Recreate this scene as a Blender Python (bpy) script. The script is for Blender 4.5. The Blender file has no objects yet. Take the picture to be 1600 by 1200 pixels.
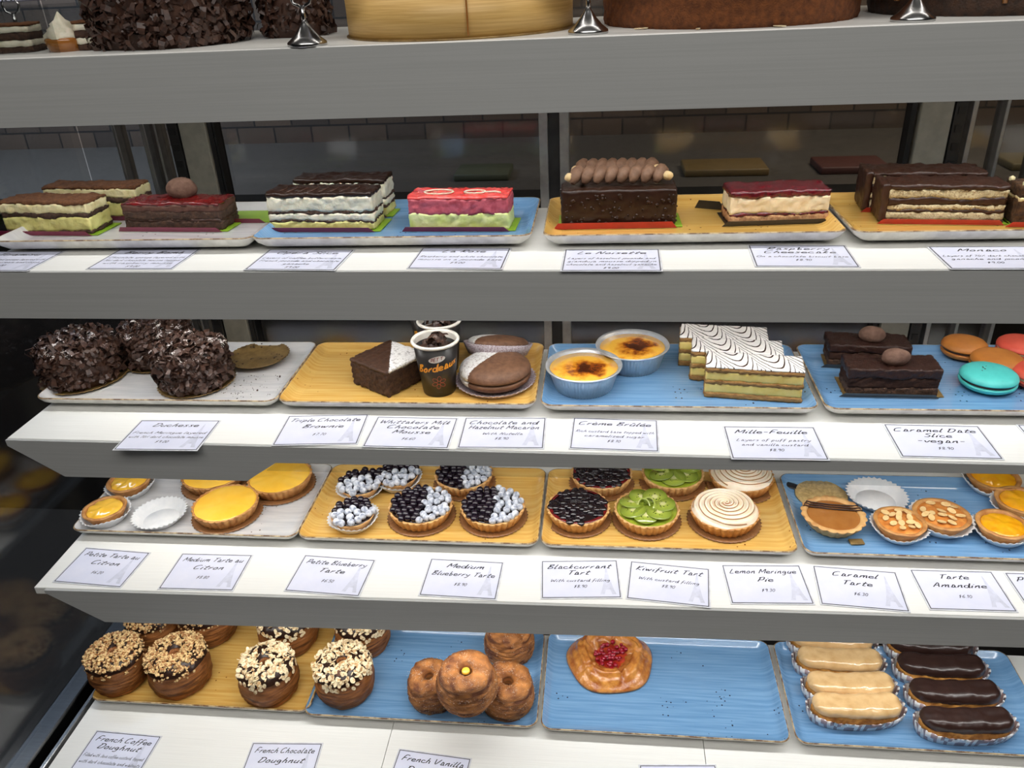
import bpy, bmesh, math, random
from mathutils import Vector, Matrix, noise
PI = math.pi
sc = bpy.context.scene
col = sc.collection
# ------------------------------------------------------------------ camera
F = 1251.1
CZ = 1.5
RT = Vector((0.99398959, 0.10062921, -0.04310976))
FW = Vector((-0.10911127, 0.87858814, -0.46494905))
UP = Vector((-0.00891173, 0.46685828, 0.88428724))
cd = bpy.data.cameras.new('camera'); cam = bpy.data.objects.new('camera', cd); col.objects.link(cam)
cd.sensor_width = 36; cd.lens = 36 * F / 1600; cd.clip_start = .02; cd.clip_end = 50
cam.matrix_world = Matrix(((RT.x, UP.x, -FW.x, 0), (RT.y, UP.y, -FW.y, 0), (RT.z, UP.z, -FW.z, CZ), (0, 0, 0, 1)))
sc.camera = cam
def at(u, v, z):
    """photo point -> the place on the horizontal surface at height z"""
    d = FW + (u - 800) / F * RT + (600 - v) / F * UP
    p = d * ((z - CZ) / d.z)
    return Vector((p.x, p.y, z))
def at_y(u, v, y):
    d = FW + (u - 800) / F * RT + (600 - v) / F * UP
    p = d * (y / d.y)
    return Vector((p.x, p.y, p.z + CZ))
def depth(p): return (p - Vector((0, 0, CZ))).dot(FW)
def lin(c):
    f = lambda x: (x / 255 / 12.92) if x / 255 <= .04045 else ((x / 255 + .055) / 1.055) ** 2.4
    return (f(c[0]), f(c[1]), f(c[2]), 1)
# ------------------------------------------------------------------ world, exposure, shop lamps
w = bpy.data.worlds.new('world'); sc.world = w; w.use_nodes = True
w.node_tree.nodes['Background'].inputs[0].default_value = (.9, .95, 1, 1)
w.node_tree.nodes['Background'].inputs[1].default_value = .05
sc.view_settings.view_transform = 'Standard'; sc.view_settings.look = 'None'
sc.view_settings.exposure = 0; sc.view_settings.gamma = 1
def area(name, loc, target, sx, sy, power, c=(1, 1, 1)):
    l = bpy.data.lights.new(name, 'AREA'); l.shape = 'RECTANGLE'; l.size = sx; l.size_y = sy; l.energy = power; l.color = c
    o = bpy.data.objects.new(name, l); col.objects.link(o); o.location = loc
    o.rotation_euler = (Vector(target) - Vector(loc)).to_track_quat('-Z', 'Y').to_euler(); return o
area('shop_ceiling_lamp', (0.1, -.3, 2.5), (0, .9, 1.1), 2.2, .7, 22, (1, .97, .93))
# heights of the shelf surfaces and depth of their front edges
ST, S2, S3, S4, S5 = 1.430, 1.185, .959, .742, .479
YT, Y2, Y3, Y4 = .90, .878, .843, .809
XL, XR = -.800, .80
for nm, y, z, p in (('light_upper', .958, ST - .016, 2.0), ('light_second', .938, S2 - .016, 2.1), ('light_third', .915, S3 - .016, 2.0), ('light_lower', .838, S4 - .016, 2.0)):
    area(nm, (0, y, z), (0, y + .03, z - 1), 1.55, .012, p, (1, .99, .97))
area('light_top', (0, .95, 1.80), (0, 1.0, 1.2), 1.5, .02, 1.2, (1, .95, .88))
area('kitchen_warm_fill', (1.0, 1.7, 2.4), (.6, 2.6, 1.3), .8, .3, 34, (1, .84, .64))  # added warm fill that lifts the dark brick wall; no fixture behind it
area('kitchen_cool_fill', (-1.6, 1.7, 2.2), (-1.9, 2.4, 1.3), .6, .6, 60, (.66, .8, 1))  # added cool fill to brighten the left background; there is no window

# ------------------------------------------------------------------ materials
MT = {}
class NT:
    def __init__(s, m): s.t = m.node_tree; s.n = s.t.nodes; s.l = s.t.links
    def new(s, k, **kw):
        n = s.n.new(k)
        for a, b in kw.items(): setattr(n, a, b)
        return n
    def math(s, op, a, b=None):
        n = s.new('ShaderNodeMath', operation=op)
        for i, x in enumerate((a, b)):
            if x is None: continue
            if isinstance(x, (int, float)): n.inputs[i].default_value = x
            else: s.l.new(x, n.inputs[i])
        return n.outputs[0]
    def noise(s, vec, scale, detail=3, rough=.55):
        n = s.new('ShaderNodeTexNoise'); n.inputs['Scale'].default_value = scale
        n.inputs['Detail'].default_value = detail; n.inputs['Roughness'].default_value = rough
        s.l.new(vec, n.inputs['Vector']); return n.outputs['Fac']
    def ramp(s, fac, stops, interp='LINEAR'):
        n = s.new('ShaderNodeValToRGB'); n.color_ramp.interpolation = interp
        e = n.color_ramp.elements
        while len(e) < len(stops): e.new(.5)
        for q, (p, c) in zip(e, stops): q.position = p; q.color = c
        s.l.new(fac, n.inputs[0]); return n.outputs[0]
    def mix(s, fac, a, b):
        n = s.new('ShaderNodeMix', data_type='RGBA')
        for i, x in ((0, fac), (6, a), (7, b)):
            if isinstance(x, (int, float, tuple)): n.inputs[i].default_value = x
            else: s.l.new(x, n.inputs[i])
        return n.outputs[2]
    def mapping(s, vec, sc):
        n = s.new('ShaderNodeMapping'); n.inputs['Scale'].default_value = sc; s.l.new(vec, n.inputs['Vector']); return n.outputs[0]
def M(name, c, rough=.5, c2=None, ns=60, stretch=(1, 1, 1), cr=(.35, .65), bump=0, bs=300, metal=0, coat=0, spec=.5,
      specks=None, half=None, sss=0, alpha=1, trans=0, emit=0, top=None, detail=4):
    if name in MT: return MT[name]
    m = bpy.data.materials.new(name); m.use_nodes = True; t = NT(m); MT[name] = m
    b = t.n['Principled BSDF']
    b.inputs['Roughness'].default_value = rough; b.inputs['Metallic'].default_value = metal
    b.inputs['Coat Weight'].default_value = coat; b.inputs['Coat Roughness'].default_value = .08
    b.inputs['Specular IOR Level'].default_value = spec
    b.inputs['Alpha'].default_value = alpha; b.inputs['Transmission Weight'].default_value = trans
    if sss:
        b.inputs['Subsurface Weight'].default_value = sss; b.inputs['Subsurface Scale'].default_value = .004
    tc = t.new('ShaderNodeTexCoord').outputs['Object']
    cv = lin(c)
    if c2 is None: c2 = tuple(max(0, x * .9) for x in c)
    v = t.mapping(tc, stretch)
    out = t.ramp(t.noise(v, ns, detail), [(cr[0], cv), (cr[1], lin(c2))])
    if specks:                                     # (colour, scale, threshold)
        vo = t.new('ShaderNodeTexVoronoi'); vo.inputs['Scale'].default_value = specks[1]; t.l.new(tc, vo.inputs['Vector'])
        nn = t.math('GREATER_THAN', t.noise(tc, specks[1] * .12, 2), .60)
        f = t.math('MULTIPLY', t.math('LESS_THAN', vo.outputs['Distance'], specks[2]), nn if len(specks) < 4 else 1.0)
        out = t.mix(f, out, lin(specks[0]))
    if half:                                       # icing sugar on one side: (ax, ay, offset, zmin)
        s = t.new('ShaderNodeSeparateXYZ'); t.l.new(tc, s.inputs[0])
        d = t.math('ADD', t.math('MULTIPLY', s.outputs[0], half[0]), t.math('MULTIPLY', s.outputs[1], half[1]))
        d = t.math('ADD', d, t.math('MULTIPLY', t.math('SUBTRACT', t.noise(tc, 500, 4), .5), .006))
        f = t.math('GREATER_THAN', d, half[2])
        f = t.math('MULTIPLY', f, t.math('GREATER_THAN', s.outputs[2], half[3]))
        f = t.math('MULTIPLY', f, t.ramp(t.noise(tc, 260, 5), [(.3, (.35,) * 3 + (1,)), (.5, (1, 1, 1, 1))]))
        out = t.mix(f, out, lin((238, 236, 234)))
    if top:                                        # patchy icing sugar above a height: (z, scale, threshold)
        s = t.new('ShaderNodeSeparateXYZ'); t.l.new(tc, s.inputs[0])
        f = t.math('MULTIPLY', t.math('GREATER_THAN', s.outputs[2], top[0]), t.math('GREATER_THAN', t.math('ADD', t.math('MULTIPLY', t.noise(tc, top[1], 2), .6), t.math('MULTIPLY', t.noise(tc, 500, 2), .4)), top[2]))
        out = t.mix(f, out, lin((225, 218, 214)))
    t.l.new(out, b.inputs['Base Color'])
    if emit:
        b.inputs['Emission Color'].default_value = cv; b.inputs['Emission Strength'].default_value = emit
    if bump:
        bn = t.new('ShaderNodeBump'); bn.inputs['Strength'].default_value = bump; bn.inputs['Distance'].default_value = .0015
        t.l.new(t.noise(v, bs, 4), bn.inputs['Height']); t.l.new(bn.outputs[0], b.inputs['Normal'])
    return m
white = M('white_laminate', (236, 236, 232), .35, (228, 228, 224), 30, (.3, 30, 30), bump=.05, bs=60)
grey = M('grey_fascia', (176, 177, 175), .38, (170, 171, 169), 20, (.2, 1, 20))
seam = M('dark_seam', (40, 40, 40), .8)
alu = M('aluminium', (170, 170, 168), .35, metal=.85)
alud = M('dark_aluminium', (60, 60, 60), .35, metal=.7)
post_m = M('cream_post', (126, 123, 112), .45)
black = M('black_trim', (14, 14, 15), .4)
steel = M('stainless_steel', (190, 190, 190), .22, metal=1)
steelb = M('brushed_steel', (110, 112, 114), .3, metal=1, ns=40, stretch=(1, 30, 1))
cardm = M('card_paper', (222, 224, 240), .3, (214, 217, 236), 25)
lam = M('card_laminate', (226, 228, 234), .12)
ink = M('card_ink', (24, 24, 30), .5)
inkl = M('pale_ink', (70, 70, 82), .5)
towerm = M('pale_print', (212, 215, 233), .4)
glaze = {
 'blue': M('blue_glaze', (98, 142, 184), .16, (122, 162, 200), 9, (1.0, 26, 1), bump=.06, bs=14, coat=.4, specks=((40, 45, 60), 130, .16)),
 'yellow': M('yellow_glaze', (206, 158, 76), .18, (222, 184, 106), 9, (1.0, 24, 1), bump=.06, bs=14, coat=.4, specks=((120, 70, 20), 120, .14)),
 'white': M('white_glaze', (206, 205, 204), .18, (188, 188, 190), 9, (1.5, 12, 1), bump=.06, bs=14, coat=.4, specks=((90, 70, 55), 120, .13))}
platew = M('plate_underside', (222, 220, 214), .25)
rimb = M('plate_brown_edge', (105, 76, 48), .3, (190, 168, 130), 90, cr=(.42, .6))
glass = bpy.data.materials.new('tinted_glass'); glass.use_nodes = True
t = NT(glass); t.n.remove(t.n['Principled BSDF'])
tr = t.new('ShaderNodeBsdfTransparent'); tr.inputs[0].default_value = (.62, .63, .64, 1)
gl = t.new('ShaderNodeBsdfGlossy'); gl.inputs['Roughness'].default_value = .12; gl.inputs[0].default_value = (.9, .9, .9, 1)
lw = t.new('ShaderNodeLayerWeight'); fo = t.math('ADD', .07, t.math('MULTIPLY', t.math('POWER', lw.outputs['Facing'], 4), .6))
mx = t.new('ShaderNodeMixShader'); t.l.new(fo, mx.inputs[0]); t.l.new(tr.outputs[0], mx.inputs[1]); t.l.new(gl.outputs[0], mx.inputs[2])
t.l.new(mx.outputs[0], t.n['Material Output'].inputs[0])
clear = bpy.data.materials.new('clear_acrylic'); clear.use_nodes = True
t = NT(clear); t.n.remove(t.n['Principled BSDF'])
tr = t.new('ShaderNodeBsdfTransparent'); tr.inputs[0].default_value = (.90, .91, .91, 1)
gl = t.new('ShaderNodeBsdfGlossy'); gl.inputs['Roughness'].default_value = .05; gl.inputs[0].default_value = (.25, .25, .25, 1)
lw = t.new('ShaderNodeLayerWeight'); fo = t.math('ADD', .05, t.math('MULTIPLY', t.math('POWER', lw.outputs['Facing'], 4), .6))
mx = t.new('ShaderNodeMixShader'); t.l.new(fo, mx.inputs[0]); t.l.new(tr.outputs[0], mx.inputs[1]); t.l.new(gl.outputs[0], mx.inputs[2])
t.l.new(mx.outputs[0], t.n['Material Output'].inputs[0])

# ------------------------------------------------------------------ object helpers
def obj(name, bm, m, parent=None, smooth=True, loc=None, rot=None):
    me = bm
    if not isinstance(bm, bpy.types.Mesh):
        me = bpy.data.meshes.new(name); bmesh.ops.recalc_face_normals(bm, faces=bm.faces[:]) if smooth != 'raw' else None
        bm.to_mesh(me); bm.free()
        if smooth:
            for p in me.polygons: p.use_smooth = True
    if m is not None and not me.materials: me.materials.append(m)
    o = bpy.data.objects.new(name, me); col.objects.link(o)
    if parent: o.parent = parent
    if loc is not None: o.location = loc
    if rot is not None: o.rotation_euler = rot
    return o
def tag(o, label=None, cat=None, group=None, kind=None):
    if label: o['label'] = label
    if cat: o['category'] = cat
    if group: o['group'] = group
    if kind: o['kind'] = kind
    return o
def thing(name, label, cat, loc=(0, 0, 0), rz=0, group=None):
    o = bpy.data.objects.new(name, None); col.objects.link(o); o.empty_display_size = .02
    o.location = loc; o.rotation_euler = (0, 0, rz); return tag(o, label, cat, group)
def copy_tree(o, parent=None):
    c = o.copy(); col.objects.link(c); c.parent = parent
    for ch in [q for q in bpy.data.objects if q.parent == o]: copy_tree(ch, c)
    return c
def place(o, loc, rz, label):
    o.location = loc; o.rotation_euler.z = rz; o['label'] = label; return o
# ------------------------------------------------------------------ shapes
def box(x0, x1, y0, y1, z0, z1, bm=None):
    bm = bm or bmesh.new()
    v = [bm.verts.new((x, y, z)) for z in (z0, z1) for x, y in ((x0, y0), (x1, y0), (x1, y1), (x0, y1))]
    for f in ((3, 2, 1, 0), (4, 5, 6, 7), (0, 1, 5, 4), (1, 2, 6, 5), (2, 3, 7, 6), (3, 0, 4, 7)): bm.faces.new([v[i] for i in f])
    return bm
def bevel(bm, w=.002, seg=2):
    bmesh.ops.bevel(bm, geom=bm.edges[:] + bm.verts[:], offset=w, segments=seg, profile=.5, affect='EDGES'); return bm
def nbox(w, d, h, z0=0, res=.004, amp=.0008, fr=150, seed=0, rnd=.0015, cx=0, cy=0, bm=None, ridge=0, rfreq=900, warp=None):
    """box with rounded edges and an uneven, crumbly surface"""
    bm = bm or bmesh.new()
    nx, ny, nz = (max(2, min(70, round(a / res))) for a in (w, d, h)); V = {}
    sv = Vector((seed * 3.1, seed * 1.7, seed * .9))
    rnd = min(rnd, w / 2 * .999, d / 2 * .999, h / 2 * .999)
    def g(i, j, k):
        key = (i, j, k)
        if key not in V:
            p = Vector((w * (i / nx - .5), d * (j / ny - .5), h * (k / nz - .5)))
            q = Vector([max(-(s / 2 - rnd), min(s / 2 - rnd, c)) for s, c in zip((w, d, h), p)])
            n = p - q
            if n.length > 1e-9: n.normalize(); p = q + n * rnd
            else: n = Vector((0, 0, 1))
            if amp:
                p += n * (noise.noise((p + sv) * fr) * amp * 2 + noise.noise((p + sv) * fr * 3) * amp)
            if ridge: p += Vector((n.x, n.y, 0)) * ridge * math.sin(p.z * rfreq + 2.5 * noise.noise((p + sv) * 60))
            if warp: p = warp(p)
            V[key] = bm.verts.new((p.x + cx, p.y + cy, p.z + h / 2 + z0))
        return V[key]
    for i in range(nx):
        for j in range(ny):
            bm.faces.new((g(i, j, 0), g(i, j + 1, 0), g(i + 1, j + 1, 0), g(i + 1, j, 0)))
            bm.faces.new((g(i, j, nz), g(i + 1, j, nz), g(i + 1, j + 1, nz), g(i, j + 1, nz)))
    for i in range(nx):
        for k in range(nz):
            bm.faces.new((g(i, 0, k), g(i + 1, 0, k), g(i + 1, 0, k + 1), g(i, 0, k + 1)))
            bm.faces.new((g(i, ny, k), g(i, ny, k + 1), g(i + 1, ny, k + 1), g(i + 1, ny, k)))
    for j in range(ny):
        for k in range(nz):
            bm.faces.new((g(0, j, k), g(0, j, k + 1), g(0, j + 1, k + 1), g(0, j + 1, k)))
            bm.faces.new((g(nx, j, k), g(nx, j + 1, k), g(nx, j + 1, k + 1), g(nx, j, k + 1)))
    return bm
def lathe(prof, n=64, mod=None, bm=None, sx=1, sy=1):
    bm = bm or bmesh.new(); rings = []
    for i, (r, z) in enumerate(prof):
        if r < 1e-6: rings.append([bm.verts.new((0, 0, z))]); continue
        ring = []
        for k in range(n):
            a = 2 * PI * k / n; rr, zz = mod(a, r, z, i) if mod else (r, z)
            ring.append(bm.verts.new((rr * math.cos(a) * sx, rr * math.sin(a) * sy, zz)))
        rings.append(ring)
    for A, B in zip(rings, rings[1:]):
        for k in range(n):
            k2 = (k + 1) % n
            if len(A) == 1 and len(B) == 1: continue
            if len(A) == 1: bm.faces.new((A[0], B[k2], B[k]))
            elif len(B) == 1: bm.faces.new((A[k], A[k2], B[0]))
            else: bm.faces.new((A[k], A[k2], B[k2], B[k]))
    return bm
def loft_rect(loops, W, D, R=.016, seg=6):
    """loops: (inset, z); rounded rectangle W x D centred at the origin"""
    bm = bmesh.new(); rings = []
    for ins, z in loops:
        w, d, r = W / 2 - ins, D / 2 - ins, max(.002, R - ins * .6); ring = []
        for cx, cy, a0 in ((w - r, d - r, 0), (-w + r, d - r, PI / 2), (-w + r, -d + r, PI), (w - r, -d + r, 1.5 * PI)):
            for k in range(seg + 1):
                a = a0 + PI / 2 * k / seg; x, y = cx + r * math.cos(a), cy + r * math.sin(a)
                ring.append(bm.verts.new((x, y, z + .0006 * noise.noise(Vector((x * 18, y * 18, 0))))))
        rings.append(ring)
    for A, B in zip(rings, rings[1:]):
        n = len(A)
        for k in range(n): bm.faces.new((A[k], A[(k + 1) % n], B[(k + 1) % n], B[k]))
    return bm, rings
def flake(bm, p, n, size, asp, curl, rng):
    n = n.normalized(); t = n.orthogonal().normalized(); t.rotate(Matrix.Rotation(rng.uniform(0, 2 * PI), 3, n)); b = n.cross(t)
    k = 3; rows = []
    for i in range(k + 1):
        s = i / k - .5; q = p + t * size * s + n * (curl * size * (.25 - s * s) * 2)
        wd = size * asp * (.5 + .5 * math.cos(s * 2.2)) * rng.uniform(.8, 1.1) / 2
        rows.append((bm.verts.new(q - b * wd), bm.verts.new(q + b * wd)))
    for a, c in zip(rows, rows[1:]): bm.faces.new((a[0], a[1], c[1], c[0]))
def chunk(bm, p, s, rng, flat=.6):
    R = Matrix.Rotation(rng.uniform(0, 6.3), 3, Vector((rng.uniform(-.5, .5), rng.uniform(-.5, .5), 1)).normalized())
    v = []
    for z in (-1, 1):
        for x, y in ((-1, -1), (1, -1), (1, 1), (-1, 1)):
            q = R @ Vector((x * rng.uniform(.4, 1), y * rng.uniform(.4, 1), z * flat * rng.uniform(.5, 1))) * s
            v.append(bm.verts.new(p + q))
    for f in ((3, 2, 1, 0), (4, 5, 6, 7), (0, 1, 5, 4), (1, 2, 6, 5), (2, 3, 7, 6), (3, 0, 4, 7)): bm.faces.new([v[i] for i in f])
def disc_flake(bm, p, n, r, rng, asp=.7, th=.0008):
    n = n.normalized(); t = n.orthogonal().normalized(); t.rotate(Matrix.Rotation(rng.uniform(0, 2 * PI), 3, n)); b = n.cross(t)
    A, B = [], []
    for k in range(8):
        a = 2 * PI * k / 8; q = p + t * r * math.cos(a) + b * r * asp * math.sin(a)
        A.append(bm.verts.new(q)); B.append(bm.verts.new(q + n * th))
    bm.faces.new(A[::-1]); bm.faces.new(B)
    for k in range(8): bm.faces.new((A[k], A[(k + 1) % 8], B[(k + 1) % 8], B[k]))
def ball(r, sub=2, sq=(1, 1, 1), amp=0, fr=100, seed=0, z0=None, bm=None, at_=(0, 0, 0)):
    own = bm is None; bm = bm or bmesh.new()
    g = bmesh.ops.create_icosphere(bm, subdivisions=sub, radius=r)
    for v in g['verts']:
        n = v.co.normalized()
        v.co += n * amp * noise.noise(v.co * fr + Vector((seed, seed * 2, 0)))
        v.co = Vector((v.co.x * sq[0], v.co.y * sq[1], v.co.z * sq[2])) + Vector(at_)
    return bm
def tube(pts, r, seg=8, bm=None, closed=False):
    bm = bm or bmesh.new(); rings = []; N = len(pts); pts = [Vector(p) for p in pts]
    rs = r if isinstance(r, (list, tuple)) else [r] * N
    pa = None
    for i, p in enumerate(pts):
        d = (pts[(i + 1) % N] - pts[i - 1]) if (closed or 0 < i < N - 1) else (pts[1] - pts[0] if i == 0 else pts[-1] - pts[-2])
        d.normalize(); a = (pa - d * pa.dot(d)).normalized() if pa is not None and (pa - d * pa.dot(d)).length > 1e-4 else d.orthogonal().normalized()
        pa = a; b = d.cross(a)
        rings.append([bm.verts.new(p + (a * math.cos(2 * PI * k / seg) + b * math.sin(2 * PI * k / seg)) * rs[i]) for k in range(seg)])
    for i in range(N if closed else N - 1):
        A, B = rings[i], rings[(i + 1) % N]
        for k in range(seg): bm.faces.new((A[k], A[(k + 1) % seg], B[(k + 1) % seg], B[k]))
    if not closed: bm.faces.new(rings[0][::-1]); bm.faces.new(rings[-1])
    return bm
GL = {}
for row in """a 5.6|44 26 11 01 20 41 44 41 50 60
b 5.4|1,10 10 30 42 34 13
c 5|44 25 04 01 20 40 51
d 5.8|44 25 04 01 20 41 5,10 50 61
e 5|02 43 44 25 04 01 20 40 51
f 4.6|5,9 4,10 29 10 0-3|03 45
g 5.6|44 25 03 11 31 44 4-2 2-4 0-3
h 5.6|2,10 00|03 25 44 40 51
i 2.6|15 00 11|27 28
j 2.6|25 1-3 0-4 --|37 38
k 5.2|2,10 00|45 12 40
l 2.8|2,10 01 10 21
m 8|15 00|13 35 45 40|43 65 75 70 81
n 5.6|15 00|13 35 45 40 51
o 5.2|35 14 01 20 41 44 25 45
p 5.4|15 0-4|14 35 44 42 20 02
q 5.4|44 25 03 11 31 44 4-4
r 4.4|15 00|13 35 45
s 4.6|45 15 14 32 31 10 00
t 4.6|3,9 11 20 40|06 56
u 5.6|15 01 20 41|55 40 51
v 5|05 20 55
w 7.4|05 10 34 40 75
x 5|05 40|45 00
y 5.4|05 12 32|55 3-2 0-4
z 5|05 45 00 40
A 7|00 4,10 60|14 54
B 6.6|2,10 00|0,9 5,10 58 15 54 51 00
C 7|69 4,10 07 01 20 61
D 7.4|2,10 00|0,9 4,10 77 51 00
E 6.4|6,10 2,10 00 50|15 55
F 6.2|7,10 2,10 00|15 55
G 7|69 4,10 07 01 20 52 55 35
H 7|1,10 00|7,10 60|05 65
J 5|5,10 41 10 01
K 6.6|2,10 00|7,10 14 60
L 6|2,10 00 50
M 9|00 2,10 43 9,10 80
N 7.4|00 2,10 50 7,10
O 7.4|4,10 07 02 20 61 77 5,10 2,9
P 6.4|2,10 00|0,9 5,10 68 54 14
R 6.6|2,10 00|0,9 5,10 68 55 14 60
S 6|69 4,10 18 27 54 52 30 01
T 6.6|1,9 8,10|4,10 30
V 7|0,10 20 7,10
W 9|0,10 10 47 60 9,10
0 5|2,9 06 02 20 42 47 2,9
1 3.4|07 2,9 10
2 5|07 2,9 47 00 40
3 5|08 2,9 47 25 42 10 01
4 5|39 03 53|48 40
5 5|49 19 06 36 42 20 01
6 5|4,9 05 01 20 42 34 03
7 5|09 49 10
8 5|2,9 07 42 20 02 47 2,9
9 5|47 25 07 2,9 47 30
$ 5.4|48 27 06 34 33 12 01|2,9 1-1
. 2|00 01
, 2|11 0-1
- 5|04 44
% 7|6,9 00|08 17|51 62
& 6|5,0 18 3,9 15 01 20 54""".split('\n'):
    k, rest = row[0], row[2:].split('|'); st = []
    for q in rest[1:]:
        pts = []
        for tk in q.split():
            if tk == '--': continue
            if ',' in tk: a_, b_ = tk.split(',')
            else:
                a_, b_ = tk[0], tk[1:]
            pts.append((float(a_), float(b_)))
        st.append(pts)
    GL[k] = (float(rest[0]), st)
ACC = {'é': ('e', [(2, 7), (4, 8.6)]), 'è': ('e', [(1, 8.6), (3, 7)]), 'û': ('u', [(1, 6.8), (2.5, 8.6), (4, 6.8)]), 'É': ('E', [(3, 11.5), (5, 13)])}
def text_mesh(s, size, shear=.28, bold=0, spacing=1.0):
    """handwritten lettering as flat inked strokes; size is the full line height"""
    bm = bmesh.new(); k = size * .068; hw = .66 + bold * 1500; X = 0
    def stroke(pts, X):
        P = [Vector((X + x + y * shear, y, 0)) for x, y in pts]; Q = []
        for i in range(len(P) - 1):
            p0, p1, p2, p3 = P[max(0, i - 1)], P[i], P[i + 1], P[min(len(P) - 1, i + 2)]
            for j in range(4):
                t = j / 4; Q.append(.5 * (2 * p1 + (p2 - p0) * t + (2 * p0 - 5 * p1 + 4 * p2 - p3) * t * t + (3 * p1 - p0 - 3 * p2 + p3) * t ** 3))
        Q.append(P[-1]); L = []
        for i, q in enumerate(Q):
            d = (Q[min(i + 1, len(Q) - 1)] - Q[max(i - 1, 0)]); d = d.normalized() if d.length > 1e-6 else Vector((0, 1, 0)); n = Vector((-d.y, d.x, 0)) * hw
            L.append((bm.verts.new((q + n) * k), bm.verts.new((q - n) * k)))
        for a, b in zip(L, L[1:]): bm.faces.new((a[0], a[1], b[1], b[0]))
    for ch in s:
        if ch == ' ': X += 4; continue
        base, acc = ACC.get(ch, (ch, None))
        if base not in GL: X += 4; continue
        adv, st = GL[base]
        for q in st: stroke(q, X)
        if acc: stroke(acc, X)
        X += adv * 1.12 + .9
    xs = [v.co.x for v in bm.verts]; c = (min(xs) + max(xs)) / 2
    for v in bm.verts: v.co.x -= c; v.co.y -= 3.4 * k
    bmesh.ops.recalc_face_normals(bm, faces=bm.faces[:])
    for f_ in bm.faces:
        if f_.normal.z < 0: f_.normal_flip()
    me = bpy.data.meshes.new('lettering'); bm.to_mesh(me); bm.free(); return me
def ring(x0, x1, yb, z, h=0, k=1.0, hm=None):
    """centre and radius of a round thing: photo columns x0..x1 at half its height, base touching row yb"""
    um = (x0 + x1) / 2; hm = h if hm is None else hm; ub = um; r = .04
    for _ in range(6):
        p = at(ub, yb, z); d = Vector((p.x, p.y, 0)).normalized()
        c = p + d * r * k; q = c + Vector((0, 0, hm)) - Vector((0, 0, CZ)); uc = 800 + F * q.dot(RT) / q.dot(FW)
        ub += um - uc; r = (x1 - x0) / 2 * depth(c + Vector((0, 0, hm))) / F
    return c, r * .97
# ------------------------------------------------------------------ the setting
def struct(name, bm, m): return tag(obj(name, bm, m, smooth=False), kind='structure')
brick = bpy.data.materials.new('dark_brick'); brick.use_nodes = True; t = NT(brick)
tc = t.new('ShaderNodeTexCoord').outputs['Object']; sp = t.new('ShaderNodeSeparateXYZ'); t.l.new(tc, sp.inputs[0])
cb = t.new('ShaderNodeCombineXYZ'); t.l.new(sp.outputs[0], cb.inputs[0]); t.l.new(sp.outputs[2], cb.inputs[1])
bt = t.new('ShaderNodeTexBrick'); bt.inputs['Scale'].default_value = 4; bt.inputs['Mortar Size'].default_value = .012
bt.inputs[1].default_value = lin((92, 76, 62)); bt.inputs[2].default_value = lin((70, 60, 52)); bt.inputs[3].default_value = lin((40, 36, 32))
t.l.new(cb.outputs[0], bt.inputs['Vector']); t.l.new(bt.outputs[0], t.n['Principled BSDF'].inputs['Base Color']); t.n['Principled BSDF'].inputs['Roughness'].default_value = .8
struct('wall_back', box(-3, 3, 2.6, 2.7, 0, 3), brick)
struct('wall_left', box(-3.1, -3, -3, 2.7, 0, 3), M('dim_plaster', (70, 74, 82), .8))
struct('wall_right', box(3, 3.1, -3, 2.7, 0, 3), MT['dim_plaster'])
struct('wall_front', box(-3, 3, -3.1, -3, 0, 3), MT['dim_plaster'])
struct('floor', box(-3, 3, -3, 2.7, -.1, 0), M('dark_floor_tile', (60, 56, 52), .4))
struct('ceiling', box(-3, 3, -3, 2.7, 3, 3.1), M('dim_ceiling', (120, 120, 118), .8))
# display case: base, columns, door frames, glass
case = thing('display_case', 'refrigerated glass pastry display case with aluminium door frames and dark glass', 'display case', (0, 1, 0))
def cpart(n, bm, m, **k): 
    o = obj(n, bm, m, case, smooth=False, **k); o.location = (0, -1, 0); return o
cpart('base_cabinet', box(-.86, .86, .70, 1.30, 0, S5 - .03), black)
cpart('rear_deck', box(-.82, .82, 1.02, 1.28, S5 - .03, S5 - .012), black)
for a, b in ((-.857, -.852), (.852, .857)):
    cpart('side_glass', box(a, b, .66, 1.27, S5 - .02, 1.95), glass)
cpart('frame_rail', bevel(box(-.862, -.828, .62, 1.25, S5 - .03, S5 + .012), .003), steelb)
cpart('frame_rail', bevel(box(.826, .850, .62, 1.25, S5 - .03, S5 + .012), .003), steelb)
cpart('frame_rail', bevel(box(-.815, -.808, .60, .98, S5 - .02, S5 + .004), .001), steel)
YB = 1.255; K_ = 1.033
for x in (-.617 * K_, .456 * K_):
    cpart('column', bevel(box(x - .022, x + .022, YB - .02, YB + .01, S5, 1.95), .002), post_m)
    b = bmesh.new()
    for z in [S5 + .03 + .025 * k for k in range(56)]:
        box(x + (.028 if x > 0 else -.037), x + (.037 if x > 0 else -.028), YB - .0215, YB - .0195, z, z + .010, b)
    s = cpart('perforated_upright', bevel(box(x + (.024 if x > 0 else -.041), x + (.041 if x > 0 else -.024), YB - .02, YB, S5, 1.95), .001), alud)
    obj('slot', b, black, s, smooth=False)
for x0, x1 in ((-.092, -.079), (-.062, -.048), (-.705, -.697), (-.750, -.745), (-.683, -.679), (.505, .512), (.548, .553), (.600, .606)):
    cpart('door_stile', bevel(box(x0 * K_, x1 * K_, YB - .012, YB + .02, S5, 1.95), .001), alu)
cpart('door_stile', box(-.079 * K_, -.062 * K_, YB - .006, YB + .01, S5, 1.95), alud)
for x0, x1 in ((-.595, -.588), (-.587, -.584), (.424, .431)): cpart('door_gasket', box(x0 * K_, x1 * K_, YB - .014, YB + .01, S5, 1.95), black)
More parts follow.
